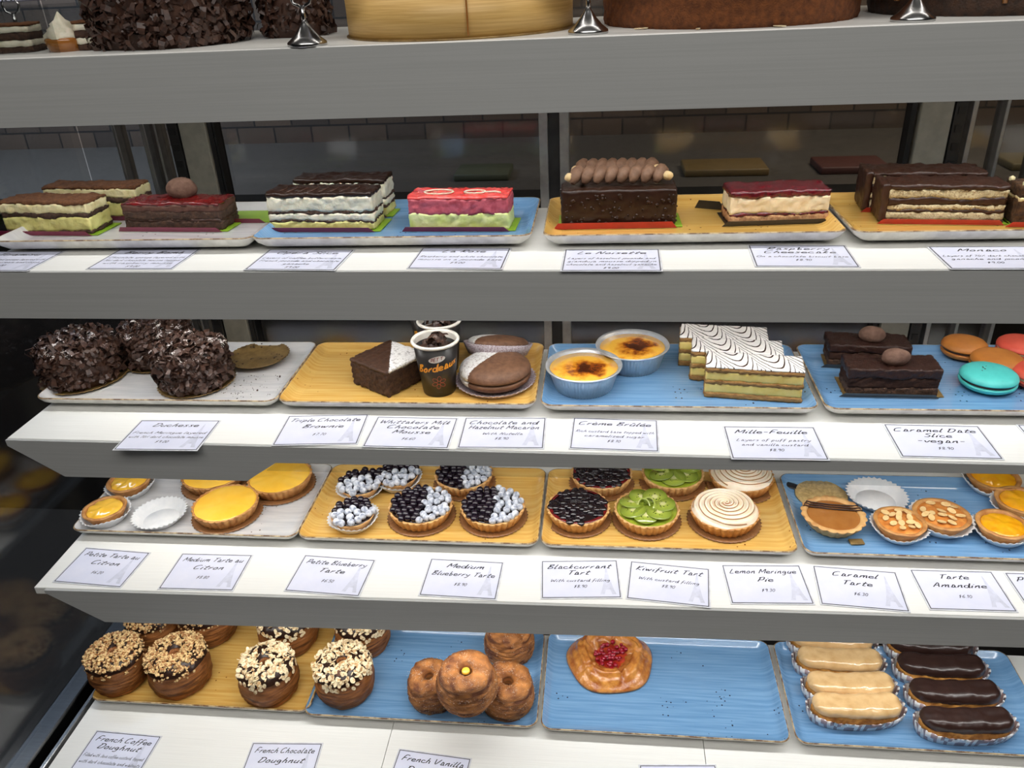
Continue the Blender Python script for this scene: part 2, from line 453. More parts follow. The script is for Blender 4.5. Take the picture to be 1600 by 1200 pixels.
for x0, x1 in ((-.816, -.64), (-.588, -.092), (-.048, .43), (.478, .816)): cpart('sliding_door_glass', box(x0 * K_, x1 * K_, YB + .004, YB + .008, S5, 1.95), glass)
cpart('canopy', box(-.86, .86, .86, 1.29, 1.95, 2.0), alu)
# kitchen beyond the doors
kc = thing('kitchen_counter', 'dim kitchen counter seen through the dark sliding doors', 'counter', (0, 2.2, 0))
obj('worktop', box(-2.2, 2.2, -.3, .35, .98, 1.02), M('counter_steel', (120, 116, 110), .4, metal=.6), kc, smooth=False)
obj('cabinet', box(-2.2, 2.2, -.26, .35, 0, .98), M('counter_wood', (50, 42, 36), .6), kc, smooth=False)
for i, (x, c, s_) in enumerate(((-.30, (66, 72, 52), .14), (.30, (112, 90, 48), .20), (.60, (84, 44, 38), .16), (1.05, (96, 84, 50), .20))):
    b_ = tag(obj('storage_box', bevel(box(-s_ / 2, s_ / 2, -.06, .06, 0, .018), .004), M('box_colour_%d' % i, c, .6)), ('green', 'yellow', 'red', 'tan')[i] + ' flat tub on the kitchen counter behind the glass', 'tub', 'tubs on the kitchen counter')
    b_.location = (x, 2.05, 1.02)
# ------------------------------------------------------------------ shelves
def shelf(label, z, yf, poly, x1=XR, rz=0, yb=1.14):
    t_ = thing('display_shelf', label, 'shelf', (0, yf, z), rz, 'white display shelves of the case')
    o = obj('shelf_board', bevel(box(XL, x1, 0, yb - yf, -.012, 0), .0012, 2), white, t_, smooth=False)
    for n_, pl, m_, y0, y1 in poly:
        bm = bmesh.new()
        A = [bm.verts.new((x, y0, zz)) for x, zz in pl]; B = [bm.verts.new((x, y1, zz)) for x, zz in pl]
        bm.faces.new(A); bm.faces.new(B[::-1])
        for k in range(len(A)): bm.faces.new((A[k], A[(k + 1) % len(A)], B[(k + 1) % len(A)], B[k]))
        obj(n_, bm, m_, t_, smooth=False)
    obj('led_strip', box(XL + .02, x1 - .02, .050, .062, -.0150, -.0125), M('led_diffuser', (255, 252, 246), .5, emit=2.0), t_, smooth=False)
    return t_
shelf('top white shelf with tall grey fascia carrying the whole cakes', ST, YT, [('fascia', [(XL, -.001), (XR, -.001), (XR, -.074), (XL, -.074)], grey, -.004, .002)], yb=1.215)
shelf('white shelf with grey fascia carrying the layered cake slices', S2, Y2, [('fascia', [(XL, -.001), (XR, -.001), (XR, -.063), (XL, -.063)], grey, -.004, .002)], rz=-.0125)
xa = at_y(98, 745, Y3).x; xb = at_y(385, 750, Y3).x; xc = at_y(430, 722, Y3).x
shelf('white shelf under the mousse cups, brulees and macarons', S3, Y3, [('fascia', [(XL, -.001), (XR, -.001), (XR, -.009), (xc, -.026), (xb, -.056), (xa, -.058), (XL, -.010)], grey, -.004, .002),
    ('clear_edge_strip', [(xc + .002, -.026), (XR, -.009), (XR, -.034), (xc - .016, -.040)], clear, -.002, .0)], rz=-.0115)
xa = at_y(170, 958, Y4).x
shelf('white shelf with grey fascia carrying the fruit tarts', S4, Y4, [('fascia', [(XL + .018, -.001), (XR, -.001), (XR, -.046), (xa, -.058), (XL + .018, -.006)], grey, -.004, .002)], rz=.0125)
dk = thing('deck_shelf', 'white bottom deck of three panels below the doughnuts and eclairs', 'shelf', (0, .6, S5))
for a, b in ((XL - .004, -.3095), (-.3085, .1545), (.1555, XR)):
    obj('deck_panel', box(a, b, 0, .41, -.02, 0), white, dk, smooth=False)
# ------------------------------------------------------------------ plates
PW, PD = .36, .195
def make_plate(c):
    root = thing('rectangular_plate', '', 'plate')
    bm, r = loft_rect([(.040, .003), (.034, 0), (.028, .001), (.012, .006), (.004, .012), (.0005, .0175), (0, .019)], PW, PD)
    bm.faces.new(r[0][::-1]); obj('plate_body', bm, platew, root)
    bm, r = loft_rect([(0, .019), (.0005, .0203), (.0016, .0203)], PW, PD); obj('rim', bm, rimb, root)
    bm, r = loft_rect([(.0016, .0203), (.004, .0186), (.009, .0125), (.014, .0095), (.021, .008)], PW, PD); bm.faces.new(r[-1]); obj('glaze', bm, glaze[c], root)
    return root
protos = {}; PF = .0087
def plate(c, x0, yf, z, label, rz=0):
    if c not in protos: o = protos[c] = make_plate(c); o['group'] = c + ' glazed rectangular plates'
    else: o = copy_tree(protos[c])
    k = .92 if z == S2 else 1; o.scale = (1, k, 1)
    place(o, (x0 + PW / 2, yf + PD * k / 2, z), rz, label)
plate('white', -.815 + .012, .946, S2, 'white plate under the tiramisu and red glazed slices')
plate('blue', -.445, .946, S2, 'blue plate under the cream striped slices and the pink green slice')
plate('yellow', -.072, .946, S2, 'yellow plate under the piped chocolate slices and raspberry cheesecake', .01)
plate('yellow', .294, .946, S2, 'yellow plate under the striped chocolate layer slices at the right', .01)
plate('white', -.806, .927, S3, 'white plate under the chocolate shaving cakes')
plate('yellow', -.445, .927, S3, 'yellow plate under the brownie and paper cups')
plate('blue', -.079, .925, S3, 'blue plate under the foil brulees and iced custard slices')
plate('blue', .288, .925, S3, 'blue plate under the small macarons and date slices')
plate('white', -.806, .904, S4, 'white plate under the yellow lemon tarts')
plate('yellow', -.446, .904, S4, 'yellow plate under the blueberry tarts')
plate('yellow', -.083, .904, S4, 'yellow plate under the blackcurrant, kiwi and meringue tarts')
plate('blue', .284, .904, S4, 'blue plate under the caramel and almond tarts')
plate('yellow', -.800, .812, S5, 'yellow plate under the nut topped doughnuts')
plate('blue', -.448, .807, S5, 'blue plate under the sugared doughnut pile')
plate('blue', -.083, .805, S5, 'blue plate holding the single red berry danish, mostly empty')
plate('blue', .284, .805, S5, 'blue plate under the iced eclairs in paper cases')
P2, P3, P4, P5 = S2 + PF, S3 + PF, S4 + PF, S5 + PF
# ------------------------------------------------------------------ price cards
def card(c0, c1, z, lines, desc, price, label, back=False, w=.105, h=.074):
    a, b = at(*c0, z), at(*c1, z); d = (b - a); w = max(.095, min(.112, d.length)) if c1[0] < 1595 and c0[0] > 5 else w
    rz = math.atan2(d.y, d.x); t = d.normalized(); n = Vector((-t.y, t.x, 0))
    mid = (a + b) / 2
    c = mid + n * (h / 2 if not back else -h / 2)
    root = thing('price_card', label, 'price card', (c.x, c.y, z + .0004), rz, 'printed price cards on the shelf fronts')
    obj('laminate', box(-w / 2 - .002, w / 2 + .002, -h / 2 - .002, h / 2 + .002, 0, .0004), lam, root, smooth=False)
    obj('paper', box(-w / 2, w / 2, -h / 2, h / 2, .0004, .0006), cardm, root, smooth=False)
    bm = bmesh.new(); e = .0011
    for q in ((-w / 2, w / 2, -h / 2, -h / 2 + e), (-w / 2, w / 2, h / 2 - e, h / 2), (-w / 2, -w / 2 + e, -h / 2 + e, h / 2 - e), (w / 2 - e, w / 2, -h / 2 + e, h / 2 - e)):
        box(q[0], q[1], q[2], q[3], .0006, .0008, bm)
    obj('printed_border', bm, M('border_ink', (70, 70, 80), .5), root, smooth=False)
    bm = bmesh.new()          # pale lattice tower printed beside the text
    pr = [(.011, -.031), (.008, -.022), (.006, -.012), (.0035, 0), (.0018, .014), (.0004, .028)]
    L = [bm.verts.new((w / 2 - .016 - x, y, .00065)) for x, y in pr]; R_ = [bm.verts.new((w / 2 - .016 + x, y, .00065)) for x, y in pr]
    for k in range(1, 5): bm.faces.new((L[k], R_[k], R_[k + 1], L[k + 1]))
    for s_ in (-1, 1):
        q = [(s_ * .011, -.031), (s_ * .005, -.031), (s_ * .003, -.022), (s_ * .008, -.022)]
        bm.faces.new([bm.verts.new((w / 2 - .016 + x, y, .00065)) for x, y in q])
    obj('tower_print', bm, towerm, root, smooth=False)
    y = h / 2 - .013
    for s in lines:
        me = text_mesh(s, .0135, .3); o = obj('title_text', me, ink, root, loc=(0, y, .0007))
        wd = max(v.co.x for v in me.vertices) - min(v.co.x for v in me.vertices); k = min(1.3, (w - .014) / wd); o.scale = (k, .92, 1); y -= .0125 if (len(lines) > 1 and desc) or len(lines) > 2 else .0165
    y -= .003
    for s in desc:
        me = text_mesh(s, .0082, .3); o = obj('description_text', me, inkl, root, loc=(0, y, .0007))
        wd = max(v.co.x for v in me.vertices) - min(v.co.x for v in me.vertices); o.scale = (min(1.25, (w - .008) / wd), .95, 1); y -= .0108
    if price: obj('price_text', text_mesh(price, .0088, .3), inkl, root, loc=(0, max(y - .001, -h / 2 + .007), .0007))
C = 'printed card reading '
card((-84, 424), (50, 424), S2, ['Tiramisu'], ['Coffee soaked sponge layered with', 'mascarpone cream and cocoa'], '$9.00', C + 'Tiramisu, cut off at the left of the slice shelf')
card((137, 421), (268, 421), S2, ['Berry Bomb'], ['Chocolate sponge layered with', '70% dark chocolate mousse topped', 'with raspberry mousse'], '$9.00', C + 'Berry Bomb')
card((383, 422), (523, 423), S2, ['Opéra Slice'], ['Layers of coffee buttercream,', 'French joconde and chocolate', 'ganache'], '$9.00', C + 'Opera Slice')
card((638, 420), (783, 421), S2, ['La Rose'], ['Raspberry and white chocolate', 'mousse on a joconde base'], '$9.00', C + 'La Rose')
card((878, 424), (1033, 424), S2, ['Le Noisette'], ['Layers of hazelnut joconde and', 'gianduja mousse dipped in', 'chocolate and hazelnut ganache'], '$9.00', C + 'Le Noisette')
card((1182, 417), (1342, 418), S2, ['Raspberry', 'Cheesecake'], ['On a chocolate biscuit base'], '$8.90', C + 'Raspberry Cheesecake')
card((1491, 421), (1645, 421), S2, ['Monaco'], ['Layers of 70% dark chocolate', 'ganache and joconde'], '$9.00', C + 'Monaco')
card((178, 703), (308, 704), S3, ['Duchesse'], ['French Meringue layered', 'with 70% dark chocolate mousse'], '$9.00', C + 'Duchesse')
card((427, 696), (557, 694), S3, ['Triple Chocolate', 'Brownie'], [], '$7.70', C + 'Triple Chocolate Brownie')
card((568, 698), (699, 701), S3, ['Whittakers Milk', 'Chocolate', 'Mousse'], [], '$6.60', C + 'Milk Chocolate Mousse')
card((716, 700), (848, 701), S3, ['Chocolate and', 'Hazelnut Macaron'], ['With Nutella'], '$8.90', C + 'Chocolate and Hazelnut Macaron')
card((891, 701), (1028, 706), S3, ['Crème Brûlée'], ['Rich custard base topped with', 'caramelized sugar'], '$8.10', C + 'Creme Brulee')
card((1145, 717), (1294, 719), S3, ['Mille-Feuille'], ['Layers of puff pastry', 'and vanilla custard'], '$8.90', C + 'Mille-Feuille')
card((1410, 714), (1566, 718), S3, ['Caramel Date', 'Slice', '-vegan-'], [], '$8.90', C + 'Caramel Date Slice vegan')
card((1630, 716), (1790, 720), S3, ['Macaron'], [], '$4.50', 'price card cut off by the right edge, beside the Caramel Date card')
card((85, 909), (188, 918), S4, ['Petite Tarte au', 'Citron'], [], '$6.20', C + 'Petite Tarte au Citron')
card((249, 920), (363, 923), S4, ['Medium Tarte au', 'Citron'], [], '$8.80', C + 'Medium Tarte au Citron')
card((446, 923), (560, 932), S4, ['Petite Blueberry', 'Tarte'], [], '$6.50', C + 'Petite Blueberry Tarte')
card((656, 930), (774, 937), S4, ['Medium', 'Blueberry Tarte'], [], '$8.90', C + 'Medium Blueberry Tarte')
card((847, 935), (970, 934), S4, ['Blackcurrant', 'Tart'], ['With custard filling'], '$8.90', C + 'Blackcurrant Tart')
card((980, 935), (1108, 949), S4, ['Kiwifruit Tart'], ['With custard filling'], '$8.90', C + 'Kiwifruit Tart')
card((1144, 943), (1271, 944), S4, ['Lemon Meringue', 'Pie'], [], '$9.30', C + 'Lemon Meringue Pie')
card((1284, 944), (1420, 956), S4, ['Caramel', 'Tarte'], [], '$6.30', C + 'Caramel Tarte')
card((1454, 952), (1588, 956), S4, ['Tarte', 'Amandine'], [], '$6.10', C + 'Tarte Amandine')
card((1612, 958), (1750, 962), S4, ['Passionfruit', 'Tarte'], [], '$6.20', 'price card cut off by the right edge, beside the Tarte Amandine card')
card((152, 1143), (251, 1152), S5, ['French Coffee', 'Doughnut'], ['Filled with Java coffee custard, topped', 'with dark chocolate and walnuts'], '$7.90', C + 'French Coffee Doughnut', True)
card((396, 1162), (503, 1163), S5, ['French Chocolate', 'Doughnut'], [], '$7.90', C + 'French Chocolate Doughnut', True)
card((625, 1172), (735, 1187), S5, ['French Vanilla', 'Doughnut'], [], '$7.90', C + 'French Vanilla', True)
card((1000, 1197), (1117, 1197), S5, ['Danish'], [], '$6.50', 'price card cut off by the bottom edge, below the berry danish plate', True)
# ------------------------------------------------------------------ food materials
choc = M('dark_chocolate_sponge', (52, 33, 24), .8, (84, 58, 42), 220, bump=.9, bs=900, detail=6)
chocg = M('chocolate_glaze', (40, 23, 16), .3, (50, 30, 21), 40, bump=.3, bs=160, spec=.35)
chocm = M('matte_chocolate', (66, 42, 32), .45, (84, 56, 42), 90, bump=.3, bs=400)
ganache = M('ganache', (50, 28, 20), .4, (64, 38, 27), 120, bump=.2, bs=300)
cream = M('cream_layer', (238, 226, 182), .5, (222, 208, 152), 90, bump=.5, bs=300, sss=.1)
creamg = M('pale_custard_cream', (212, 206, 134), .5, (192, 184, 108), 80, bump=.4, bs=300, sss=.1)
cocoa = M('cocoa_dusting', (120, 78, 46), .95, (92, 56, 32), 200, bump=.6, bs=900)
spongew = M('almond_sponge', (214, 200, 160), .8, (140, 105, 70), 420, cr=(.5, .72), bump=1, bs=900, detail=6)
creamw = M('white_buttercream', (232, 226, 206), .5, (214, 206, 180), 90, bump=.5, bs=260, sss=.1)
redgl = M('red_glaze', (120, 22, 22), .12, (84, 14, 16), 60, coat=.6, bump=.1, bs=80)
darkred = M('raspberry_top', (112, 14, 34), .16, (70, 6, 20), 260, coat=.5, bump=.5, bs=500)
greenb = M('green_board', (136, 172, 46), .4, (126, 162, 40), 20)
magb = M('magenta_board_edge', (122, 22, 58), .4)
redb = M('red_board_edge', (180, 44, 40), .4)
blackb = M('black_board', (30, 26, 24), .35)
goldb = M('gold_board', (156, 128, 78), .35, (120, 94, 54), 60, metal=.3, bump=.3, bs=300)
brownb = M('brown_board', (146, 102, 62), .45, (122, 82, 48), 60, (1, 8, 1))
shavem = M('chocolate_shavings', (82, 56, 44), .45, (50, 32, 26), 160)
shavet = M('sugared_shavings', (84, 58, 46), .45, (52, 34, 27), 160, top=(.054, 45, .60))
truffle = M('truffle', (122, 92, 76), .85, (96, 68, 55), 120, bump=.5, bs=400)
crustm = M('tart_crust', (222, 178, 116), .6, (192, 138, 80), 70, bump=.35, bs=260)
crustd = M('browned_crust', (208, 154, 90), .5, (172, 114, 60), 70, bump=.35, bs=260)
lemon = M('lemon_filling', (250, 192, 58), .1, (252, 202, 80), 30, coat=.5)
passion = M('passionfruit_filling', (240, 174, 24), .1, (228, 150, 14), 60, coat=.6, specks=((30, 20, 8), 130, .13))
paperw = M('white_paper_case', (228, 228, 228), .7, (214, 216, 218), 40)
paperm = M('mauve_paper_case', (196, 186, 190), .6, (150, 128, 132), 500, cr=(.45, .6))
paperb = M('brown_paper_rim', (112, 74, 70), .6)
berrym = M('blueberry', (22, 17, 30), .15, (38, 24, 36), 120, coat=.5)
berrys = M('sugared_blueberry', (120, 130, 152), .6, (222, 226, 234), 110, cr=(.34, .56))
currant = M('blackcurrant_topping', (14, 8, 14), .08, (26, 10, 18), 120, coat=.8)
kiwij = M('kiwi_jelly', (158, 172, 56), .15, (134, 150, 40), 60, coat=.6, sss=.1)
merr = M('toasted_meringue', (250, 240, 222), .5, (240, 222, 194), 30, sss=.15)
toast = M('toasted_edge', (176, 126, 76), .6)
caramel = M('caramel_filling', (170, 112, 54), .14, (156, 98, 44), 40, coat=.5)
amand = M('almond_glaze', (196, 116, 50), .15, (222, 150, 74), 90, coat=.6, bump=.2, bs=200)
almondm = M('almond', (236, 206, 148), .5, (218, 178, 118), 90)
nutm = M('chopped_nut', (228, 198, 142), .6, (158, 106, 60), 240, cr=(.45, .58))
flakem = M('almond_flake', (240, 224, 186), .5, (190, 146, 92), 220, cr=(.48, .62))
crobrown = M('fried_dough', (172, 110, 58), .42, (98, 56, 28), 26, (1, 1, 9), cr=(.38, .66), bump=.5, bs=140)
crodark = M('glazed_fried_dough', (140, 84, 46), .3, (70, 38, 22), 26, (1, 1, 9), cr=(.38, .66), bump=.5, bs=140, coat=.2)
crosug = M('sugared_dough', (208, 138, 72), .4, (110, 58, 26), 40, (1, 1, 3), bump=.9, bs=700, specks=((240, 222, 196), 700, .22), cr=(.35, .62))
cofic = M('coffee_icing', (224, 188, 136), .08, (206, 166, 112), 50, coat=.8)
chocic = M('dark_chocolate_icing', (46, 29, 25), .3, (54, 35, 30), 40, coat=.1)
choux = M('choux', (206, 150, 74), .6, (160, 104, 46), 120, bump=.6, bs=260)
foil = M('foil', (224, 226, 228), .3, metal=.55, bump=.35, bs=260)
puff = M('puff_pastry', (196, 150, 84), .7, (142, 92, 46), 120, (1, 1, 8), bump=.9, bs=500)
custard = M('vanilla_custard', (232, 206, 124), .4, (220, 192, 100), 50, bump=.2, bs=160, sss=.1)
danm = M('danish_crust', (226, 156, 74), .2, (160, 84, 32), 60, cr=(.3, .66), bump=.7, bs=220, coat=.4, detail=6)
redberry = M('red_currant', (176, 20, 44), .1, (120, 8, 26), 90, coat=.7, sss=.1)
redsauce = M('red_sauce', (150, 18, 22), .1, (200, 70, 40), 50, coat=.6)
veneer = M('wood_veneer', (224, 186, 116), .5, (206, 164, 94), 20, (1, 1, 30))
spongeb = M('brown_sponge', (138, 80, 38), .9, (92, 50, 24), 160, bump=1.2, bs=700, cr=(.3, .7), detail=6)
piping = M('piped_chocolate_cream', (134, 102, 80), .6, (112, 82, 62), 120, bump=.4, bs=500)
hazel = M('hazelnut', (236, 214, 166), .45, (214, 180, 124), 90)
rosetop = M('rose_glaze', (226, 54, 50), .12, (240, 100, 96), 40, coat=.5)
rosem = M('raspberry_mousse', (196, 92, 104), .5, (156, 50, 62), 110, cr=(.45, .75), bump=.3, bs=300, specks=((90, 14, 26), 240, .2))
rosew = M('white_chocolate_mousse', (216, 220, 160), .5, (196, 208, 118), 60, bump=.3, bs=300)
chees = M('cheesecake', (240, 226, 196), .5, (228, 208, 170), 60, bump=.3, bs=260, sss=.1)
biscuit = M('biscuit_base', (206, 160, 112), .8, (170, 118, 80), 260, bump=.9, bs=800)
def ht(p, vtop, u=None):
    """height above p whose image reaches photo row vtop"""
    lo, hi = 0, .3
    for _ in range(30):
        m_ = (lo + hi) / 2; q = p + Vector((0, 0, m_)) - Vector((0, 0, CZ)); v = 600 - F * q.dot(UP) / q.dot(FW)
        if v > vtop: lo = m_
        else: hi = m_
    return lo
# ------------------------------------------------------------------ layered slices
def board_parts(root, w, d, edge, z=0, lip=.007, basem=None):
    obj('cake_board', box(-w / 2 - .004, w / 2 + .008, -d / 2 - .002, d / 2 + .006, 0, .0012), basem or greenb, root, smooth=False)
    bm = bmesh.new()
    A = [bm.verts.new(p) for p in ((-w / 2 - .010, -d / 2 - .005, 0), (w / 2 + .001, -d / 2 - .005, 0), (w / 2 - .006, -d / 2 - .0085, lip), (-w / 2 - .004, -d / 2 - .0085, lip))]
    B = [bm.verts.new(v.co + Vector((0, .0008, 0))) for v in A]
    bm.faces.new(A); bm.faces.new(B[::-1])
    for k in range(4): bm.faces.new((A[k], A[(k + 1) % 4], B[(k + 1) % 4], B[k]))
    obj('board_edge', bm, edge, root, smooth=False)
def slice_at(c0, c1, z, d, vtop):
    a, b = at(*c0, z), at(*c1, z); dv = b - a; t_ = dv.normalized(); n = Vector((-t_.y, t_.x, 0))
    return (a + b) / 2 + n * d / 2, math.atan2(dv.y, dv.x), dv.length, ht((a + b) / 2, vtop)
def layered(label, name, cat, c0, c1, z, d, vtop, layers, seed=0, edge=None, group=None, board=True, basem=None, w=None, lean=0):
    p, rz, W, H = slice_at(c0, c1, z, d, vtop); W = w or W
    root = thing(name, label, cat, p, rz, group); zb = .0014 if board else 0
    if board: board_parts(root, W, d, edge or magb, basem=basem)
    tot = sum(l[1] for l in layers); y = zb
    for i, l in enumerate(layers):
        h = l[1] / tot * (H - zb); ins = l[3] if len(l) > 3 else 0
        def wp(q, h=h, i=i, s=seed):
            k = .0024 * noise.noise(Vector((q.x * 45, q.y * 45, (i + (1 if q.z > 0 else 0)) * 3.3 + s)))
            return Vector((q.x, q.y, q.z + (k if 0 < i or q.z > 0 else 0)))
        obj(l[0], nbox(W - ins * 2, d - ins * 2, h + .0006, y - .0003 if i else y, (.0030), .0009, 190, seed * 7 + i, .001, warp=wp), l[2], root)
        y += h
    root['h'] = H; root['w'] = W
    return root, W, H
G = 'layered cake slices'
TI = [('sponge_layer', .6, choc), ('cream_layer', 2.6, creamg), ('sponge_layer', .9, choc), ('cream_layer', 1.7, cream), ('cocoa_top', .5, cocoa)]
layered('tiramisu slice at the front of the white plate, cream and dark sponge', 'tiramisu_slice', 'cake slice', (12, 366), (146, 367), P2, .048, 316, TI, 1)
layered('tiramisu slice behind, mostly hidden, cocoa dusted top', 'tiramisu_slice', 'cake slice', (80, 343), (222, 343), P2, .040, 292, TI, 2)
r_, W, H = layered('dark chocolate slice with red glaze top and a cocoa truffle', 'berry_slice', 'cake slice', (199, 360), (349, 361), P2, .050, 318,
    [('sponge_layer', 1.6, choc), ('mousse_layer', .4, ganache), ('sponge_layer', 1.5, choc), ('mousse_layer', 1.2, M('chocolate_mousse', (96, 62, 50), .6, (80, 50, 40), 120, bump=.4)), ('red_glaze', .45, redgl)], 3)
obj('truffle', ball(.0175, 3, (1.25, .95, .85), .002, 60, 3), truffle, r_, loc=(.002, .012, H + .011))
def empty_board(label, c, z, rz, w=.09, d=.05, edge=None, base=None, lip=.007):
    p = at(*c, z); root = thing('empty_cake_board', label, 'cake board', p, rz); board_parts(root, w, d, edge or magb, basem=base, lip=lip); return root
empty_board('empty green cake board with magenta edge behind the red glazed slice', (392, 336), P2, -.04, .078, .07)
OP = [('cream_layer', 1.5, creamg), ('sponge_layer', .4, choc), ('cream_layer', 1.2, creamw), ('sponge_layer', .5, choc), ('cream_layer', 2.7, creamw), ('chocolate_top', .8, chocg)]
r_, W, H = layered('opera slice in front, cream layers under a scored dark chocolate top', 'opera_slice', 'cake slice', (424, 361), (586, 361), P2, .048, 302, OP, 4)
obj('chocolate_lines', (lambda bm: [tube([(-W / 2 * .8 + W * .1 * k, -.018, H), (-W / 2 * .7 + W * .1 * k, 0, H + .0008), (-W / 2 * .8 + W * .1 * k, .02, H)], .0009, 6, bm) for k in range(8)] and bm)(bmesh.new()), chocm, r_)
layered('opera slice behind the other, only its top layers showing', 'opera_slice', 'cake slice', (466, 338), (606, 338), P2, .042, 280, OP, 5)
r_, W, H = layered('pink and pale green mousse slice with glossy red top', 'rose_mousse_slice', 'cake slice', (641, 360), (796, 360), P2, .048, 308,
    [('white_mousse', 3, rosew), ('raspberry_mousse', 3, rosem), ('glaze', .35, rosetop)], 6)
bm = bmesh.new()
for cx, rr in ((-.028, .014), (.02, .010)):
    tube([(cx + rr * math.cos(a) * 1.4, -.004 + rr * .8 * math.sin(a), H + .0018) for a in [k * .5236 for k in range(12)]], .0011, 6, bm, True)
tube([(.03, -.006, H + .0014), (.046, -.002, H + .0014), (.054, -.007, H + .0014)], .0013, 6, bm)
obj('white_chocolate_swirl', bm, creamw, r_)
# glazed chocolate blocks with piping
def noisette(label, c0, c1, vtop, seed):
    p, rz, W, H = slice_at(c0, c1, P2, .052, vtop)
    root = thing('glazed_chocolate_slice', label, 'cake slice', p, rz); board_parts(root, W, .052, redb, lip=.009)
    obj('glazed_body', nbox(W, .052, H - .001, .0014, .003, .0006, 150, seed, .004), chocg, root)
    rng = random.Random(seed); bm = bmesh.new()
    for k in range(90):
        x = rng.uniform(-W / 2 + .004, W / 2 - .004); zz = rng.uniform(.004, H - .006); r0 = rng.uniform(.0012, .0028)
        ball(r0, 1, (1, 1, 1), bm=bm, at_=(x, -.026, zz))
    for k in range(24): ball(rng.uniform(.001, .0025), 1, bm=bm, at_=(rng.choice((-1, 1)) * W / 2, rng.uniform(-.024, .024), rng.uniform(.004, H - .004)))
    tag(obj('chopped_nuts', bm, chocg, root), kind='stuff')
    bm = bmesh.new(); n = 8
    for k in range(n):
        x = -W * .36 + W * .72 * k / (n - 1)
        pts = [(x - .006 + .014 * q, -.012 + .026 * q, H + .006 + .011 * math.sin(PI * q)) for q in (0, .15, .35, .55, .75, .9, 1)]
        tube(pts, [.0035, .0068, .0085, .0088, .0078, .005, .0015], 10, bm)
    obj('piped_cream', bm, piping, root)
    for s in (-1, 1):
        obj('hazelnut', ball(.0068, 2, (1.1, .9, .9), .0008, 200, seed), hazel, root, loc=(s * W * .42, -.006, H + .012))
noisette('nutty dark chocolate block with piped cream and hazelnuts, in front', (877, 357), (1056, 354), 297, 2)
noisette('nutty dark chocolate block behind, showing its piped cream rosettes', (888, 334), (1036, 333), 284, 5)
r_, W, H = layered('raspberry cheesecake slice with dark red jelly top and cream filling', 'raspberry_cheesecake_slice', 'cake slice', (1139, 352), (1292, 347), P2, .05, 298,
    [('biscuit_base', 1.5, biscuit), ('jelly_layer', .45, darkred), ('cheesecake_layer', 3.1, chees), ('raspberry_top', 1.2, darkred, -.0005)], 9, blackb, board=True, basem=blackb)
empty_board('empty black cake board left of the raspberry cheesecake slice', (1122, 318), P2, -.35, .03, .05, blackb, blackb, .012)
MO = [('sponge_layer', .5, choc), ('almond_sponge', 1.6, spongew), ('ganache_layer', .7, ganache), ('almond_sponge', 1.0, spongew), ('ganache_layer', 1.6, ganache), ('almond_sponge', 1.8, spongew), ('chocolate_top', .9, ganache, -.0006)]
for lab, c0, c1, vt, sd in (('dark chocolate and pale sponge striped slice, front one of the pair', (1382, 348), (1565, 350), 290, 11), ('dark chocolate and pale sponge striped slice behind its twin', (1356, 330), (1530, 331), 270, 12)):
    r_, W, H = layered(lab, 'striped_chocolate_slice', 'cake slice', c0, c1, P2, .05, vt, MO, sd, redb)
    obj('chocolate_end', nbox(.009, .051, H, .0014, .003, .0008, 150, 4, .002), ganache, r_, loc=(-W / 2 - .004, 0, 0))
r_, W, H = layered('rough dark sponge slice with cream, cut off by the right edge', 'carrot_cake_slice', 'cake slice', (1582, 353), (1700, 353), P2, .045, 292,
    [('sponge_layer', 2.6, M('walnut_sponge', (92, 62, 34), .9, (54, 34, 20), 200, bump=1.2, bs=600)), ('cream_layer', .4, cream), ('sponge_layer', 1.2, M('walnut_sponge', (0, 0, 0)))], 14, redb)
bm = bmesh.new(); rg = random.Random(3)
for k in range(14): ball(rg.uniform(.003, .006), 1, bm=bm, at_=(rg.uniform(-W / 2, W / 2), rg.uniform(-.02, .02), H + .001))
obj('cream_dots', bm, cream, r_)
# ------------------------------------------------------------------ third shelf
def pleat(r0, r1, h, n=36, amp=.0012, sx=1, sy=1, th=.0006, bottom=True, wavy=.0):
    """thin pleated paper or foil cup"""
    prof = [(0.0, .0006)] if bottom else []
    prof += [(r0, .0006), (r0 + (r1 - r0) * .5, h * .5), (r1, h)]
    nb = len(prof)
    prof2 = prof + [(r1 + th, h), (r0 + (r1 - r0) * .5 + th, h * .5), (r0 + th, 0)]
    if bottom: prof2 += [(0, 0)]
    def md(a, r, z, i):
        f = min(1, z / h * 1.1) if h else 0
        return r + amp * f * (1 if int(a / (2 * PI) * n * 2 + .5) % 2 else -1), z + wavy * f * math.sin(3 * a + 1)
    return lathe(prof2, n * 2, md, sx=sx, sy=sy)
def scalloped(r, n=40, h=.0012, lipz=.003):
    def md(a, rr, z, i): return (rr + (.0012 * math.cos(n * a) if rr > r * .9 else 0), z)
    return lathe([(0, 0), (r * .9, 0), (r, lipz), (r, lipz + .0008), (r * .9, h), (r * .72, h), (r * .7, h - .0006), (0, h - .0006)], n * 3, md)
